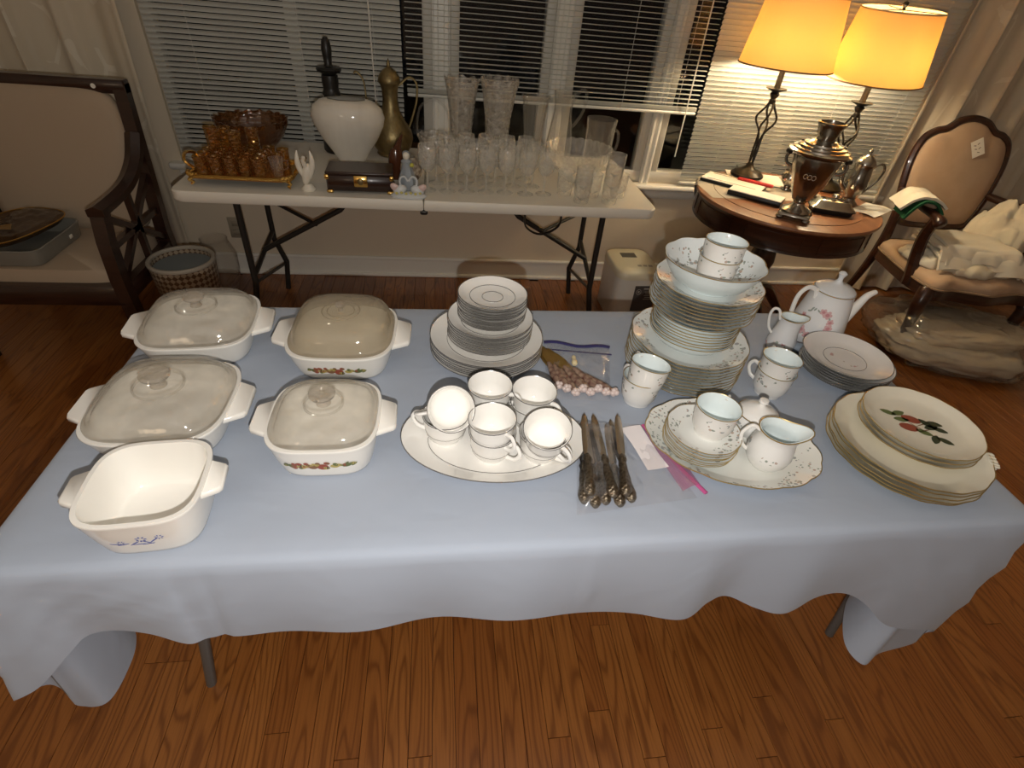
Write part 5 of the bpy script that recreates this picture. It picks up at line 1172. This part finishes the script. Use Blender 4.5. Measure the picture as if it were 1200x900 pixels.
# linens on the chair
def heap(name, c, r, h, label, m, seed, rz=0., fold=.32, n=84, cat='linen', group='white linens heaped on the armchair'):
    def fn(rr_, z, t):
        v = Vector((cos(t)*1.3, sin(t)*1.3, seed*3.7)); e = noise.noise(v*1.6)*.22+noise.noise(v*4.)*.10
        k = rr_
        f = noise.noise(Vector((cos(t)*k*3+seed, sin(t)*k*3, 4.)))*fold+.3*fold*noise.noise(Vector((cos(t)*k*7+seed, sin(t)*k*5, 9.)))+.5*fold*abs(sin(6*k*cos(t+seed)+4*noise.noise(Vector((cos(t)*k*1.5, sin(t)*k*1.5, seed)))))
        return (k*(1+e), z*(1+f) if z > .12 else z)
    pr = [(0, 0), (.55, 0), (.92, 0), (1.0, .06), (1.02, .20), (1.0, .34), (.97, .46), (.92, .55), (.87, .62), (.82, .67), (.76, .72), (.70, .78), (.62, .84), (.55, .88), (.47, .91), (.40, .94), (.32, .96), (.25, .98), (.12, 1.0), (0, 1.0)]
    q = MB().lathe(pr, n, fn=fn); q.v = [(x*r[0], y*r[1], z*h) for x, y, z in q.v]
    return tag(q.build(name, m, None, c, (0, 0, rz), angle=80), label, cat, group)
SZ = .440
heap('linen_pile', (2.80, 2.28, SZ), (.27, .17, 0), .075, 'lowest white linen cloth spread over the armchair seat', M_linen2, 1, .1)
fl = thing('folded_tablecloth', 'thick folded white tablecloth on top of the linen on the armchair seat', 'linen', (2.800, 2.300, SZ+.055), (0, 0, -.22), 'white linens heaped on the armchair')
for k in range(4):
    def fs(u, v, k=k):
        x = (-.25+.03*(k % 2))+(.48-.025*k)*u; y = -.19+.012*k+(.33-.02*k)*v
        z = .016*k+.020+.012*noise.noise(Vector((u*3+k, v*3, k)))+.010*abs(sin(5*u+3*v+k))-.055*max(0, (.16-v)/.16)**1.5-.05*max(0, (u-.86)/.14)**1.5
        return (x, y+.01*noise.noise(Vector((u*6, k, 0))), z)
    MB().grid(fs, 30, 22, .012).build('fold', M_linen, fl, angle=70)
heap('linen_pile', (3.05, 2.42, SZ+.05), (.13, .16, 0), .20, 'puffy ivory linen bundle against the far arm of the armchair', M_linen2, 5, .5, .3)
heap('linen_pile', (2.575, 2.33, SZ-.005), (.085, .13, 0), .060, 'rumpled lace trimmed white cloth inside the near arm of the armchair', M_linen, 7, .2, .35)
nk = thing('folded_napkins', 'folded white and dark green napkins hanging over the near arm of the armchair', 'napkins', (2.44, 2.42, .700), (0, 0, -.35))
def drape(w0, w1, L, z0, drop, th, sd):
    def fn(u, v):
        x = -L*.5+L*u; y = -w0*.5+w0*v
        z = z0-drop*abs(x/(L*.5))**2.2*(1 if x < 0 else .55)+.006*noise.noise(Vector((u*5, v*4, sd)))
        return (x, y, z)
    return MB().grid(fn, 18, 10, th)
drape(.17, 0, .21, .066, .075, .012, 1).build('white_napkin', M_linen, nk, angle=80)
drape(.15, 0, .17, .050, .100, .012, 2).build('green_napkin', M_green, nk, (.012, -.02, 0), angle=80)
# plastic bag of linens under the armchair
pb = thing('linen_bag', 'clear plastic bag stuffed with folded linens lying under the armchair', 'bag', (2.74, 2.05, 0), (0, 0, -.40))
M_bagl = mat('grey_linen', (.52, .45, .35), .85, bump=(300, .3, .002)); M_bagf = glass('bag_film', (.95, .94, .91), .08, (.70, .64, .54), .12, cut=(14, 1.), ior=1.4, edge=3., r0=.09)
def blob(rx, ry, h, seed, am=.12):
    def fn(p):
        return 1+am*noise.noise(Vector((p.x*1.7, p.y*1.7, p.z*1.7+seed)))+.07*abs(sin(5*p.x+6*noise.noise(Vector((p.x*1.5, p.y*1.5, seed)))+seed))+.10*noise.noise(Vector((p.x*4.5, p.y*4.5, p.z*4.5+seed)))+.04*noise.noise(Vector((p.x*11, p.y*11, p.z*11+seed)))
    q = MB(); q.ell((0, 0, 0), (1, 1, 1), 72, 40, fn=fn)
    q.v = [(math.copysign(abs(x)**.8, x)*rx, math.copysign(abs(y)**.8, y)*ry, max(0, h*.5+math.copysign(abs(z)**.8, z)*h*.55)) for x, y, z in q.v]; return q
blob(.34, .22, .13, 1.).build('folded_linen', M_bagl, pb, (0, .02, .004), angle=80)
blob(.30, .17, .10, 4.).build('folded_linen', mat('beige_linen', (.58, .48, .35), .85), pb, (.03, .06, .105), (.06, -.05, .2), angle=80)
blob(.40, .28, .235, 7., .16).build('plastic_film', M_bagf, pb, (0, .02, .001), angle=80)
# ------------------------------------------------------------------ square armchair on the left
lch = thing('armchair', 'square dark wooden armchair with crossed side rails and beige upholstery', 'armchair', (-1.582, 2.29, 0))
HX = .325
M_up = mat('taupe_upholstery', (.44, .34, .24), .85, bump=(700, .2, .0006))
def ys(z): return .180+(z-.42)*.10     # back plane lean
for s in (-1, 1):
    MB().loft([[(s*HX+dx, y+dy, z) for dx, dy in ((-.024, -.022), (.024, -.022), (.024, .022), (-.024, .022))] for y, z in ((.235, 0), (.200, .20), (.180, .42), (ys(.75), .75), (ys(1.0), 1.0))]).build('leg', M_espr, lch)
    MB().loft([[(s*HX+dx, y+dy, z) for dx, dy in ((-.024, -.026), (.024, -.026), (.024, .026), (-.024, .026))] for y, z in ((-.245, 0), (-.255, .20), (-.262, .40), (-.245, .55), (-.215, .655))]).build('leg', M_espr, lch)
    P = catmull([(s*HX, ys(.82)-.010, .82), (s*HX, .14, .735), (s*HX, .03, .680), (s*HX, -.10, .660), (s*HX, -.245, .655)], 6)
    MB().tube(P, [.034]*len(P), 6, flat=.75).build('arm', M_espr, lch)
    MB().box((s*HX, -.02, .335), (.042, .46, .070), bev=.004).build('side_rail', M_espr, lch)
    for a, b_ in (((-.225, .385), (.185, .66)), ((-.215, .63), (.175, .385)), ((-.005, .655), (-.005, .375)), ((-.22, .515), (.18, .515))):
        MB().tube([(s*HX, a[0], a[1]), (s*HX, b_[0], b_[1])], .0165, 4).build('cross_rail', M_espr, lch)
MB().box((0, -.262, .330), (2*HX, .045, .085), bev=.004).build('front_rail', M_espr, lch)
MB().box((0, .188, .330), (2*HX, .045, .085), bev=.004).build('back_rail', M_espr, lch)
MB().box((0, ys(.99), .990), (2*HX+.048, .046, .050), bev=.004).build('top_rail', M_espr, lch)
MB().lathe([(0, 0), (.009, 0), (.009, .002), (0, .002)], 14, axis=(0, -1, 0)).build('round_tag', M_paper, lch, (.235, ys(.99)-.0235, .990))
bk_ = MB(); RNG = []
for k, (dy, sc_) in enumerate(((.015, .97), (-.010, 1.0), (-.030, .97), (-.040, .85), (-.044, .5), (-.045, .03))):
    RNG.append([(x*sc_, ys(.70+(z-.70)*sc_)+dy, .70+(z-.70)*sc_) for x, z in [(a, b+.70) for a, b, _ in srect(HX-.022, .285, 0, 44, 7)]])
bk_.loft(RNG); bk_.build('backrest', M_up, lch, angle=60)
st = MB(); st.loft([srect(HX-.022, .215, .345, 44, 8, oy=-.035), srect(HX-.016, .218, .365, 44, 8, oy=-.035), srect(HX-.018, .216, .405, 44, 8, oy=-.035), srect(HX-.04, .215, .425, 44, 7, oy=-.035), srect(.05, .05, .432, 44, 4, oy=-.035)]); st.build('seat_cushion', M_up, lch, angle=60)
# things lying on its seat
ZS = .431
pb2 = thing('storage_box', 'shallow translucent white plastic box lying on the dark armchair seat', 'box', (-1.690, 2.215, ZS), (0, 0, PI/2))
M_tub = glass('frosted_tub', (.62, .60, .54), .55, (.42, .40, .34), .2)
MB().loft([srect(.160, .155, 0, 40, 9), srect(.163, .158, .004, 40, 9), srect(.168, .163, .060, 40, 9), srect(.165, .160, .060, 40, 9), srect(.160, .155, .006, 40, 9)]).build('body', M_tub, pb2)
MB().tube([(x, y, .061) for x, y, z in srect(.168, .163, 0, 40, 9)], .004, 6, closed=True).build('rim', M_tub, pb2)
MB().box((.06, -.163, .030), (.020, .004, .014), bev=.001, rz=0).build('latch', M_paper, pb2)
ty = thing('serving_tray', 'brown oval serving tray with gilt edge resting on the plastic box', 'tray', (-1.700, 2.235, ZS+.066), (0, 0, 1.35))
MB().loft([srect(.165, .110, 0, 48, 3), srect(.172, .117, .004, 48, 3), srect(.190, .130, .022, 48, 3), srect(.186, .126, .022, 48, 3), srect(.166, .111, .008, 48, 3), srect(.03, .03, .0075, 48, 3)]).build('dish', mat('brown_lacquer', (.075, .038, .017), .22), ty)
MB().tube([(x, y, .023) for x, y, z in srect(.188, .128, 0, 48, 3)], .0028, 6, closed=True).build('gilt_edge', M_gold, ty)
fk = thing('gilt_cutlery', 'small heap of gilt cutlery lying on the brown tray', 'cutlery', (-1.745, 2.200, ZS+.076), (0, 0, .5))
for k in range(5): MB().tube([(-.05+.01*k, -.02+.012*k, .004+.003*k), (.0, .0+.006*k, .009), (.055, .012*k-.02, .008)], [.006, .003, .0065], 8, flat=.5).build('spoon', M_gold, fk)
wr = MB().grid(lambda u, v: (-.15+.30*u, -.09+.18*v, .020+.018*sin(PI*u)*sin(PI*v)+.010*noise.noise(Vector((u*7, v*6, 3)))), 26, 20)
tag(wr.build('plastic_wrap', glass('clear_wrap', (.93, .92, .9), .05, (.7, .64, .55), .08, cut=(20, 1.), ior=1.35), None, (-1.69, 2.28, ZS+.070), (0, 0, 1.35)), 'crumpled clear plastic wrap over the brown tray on the dark armchair', 'plastic wrap')
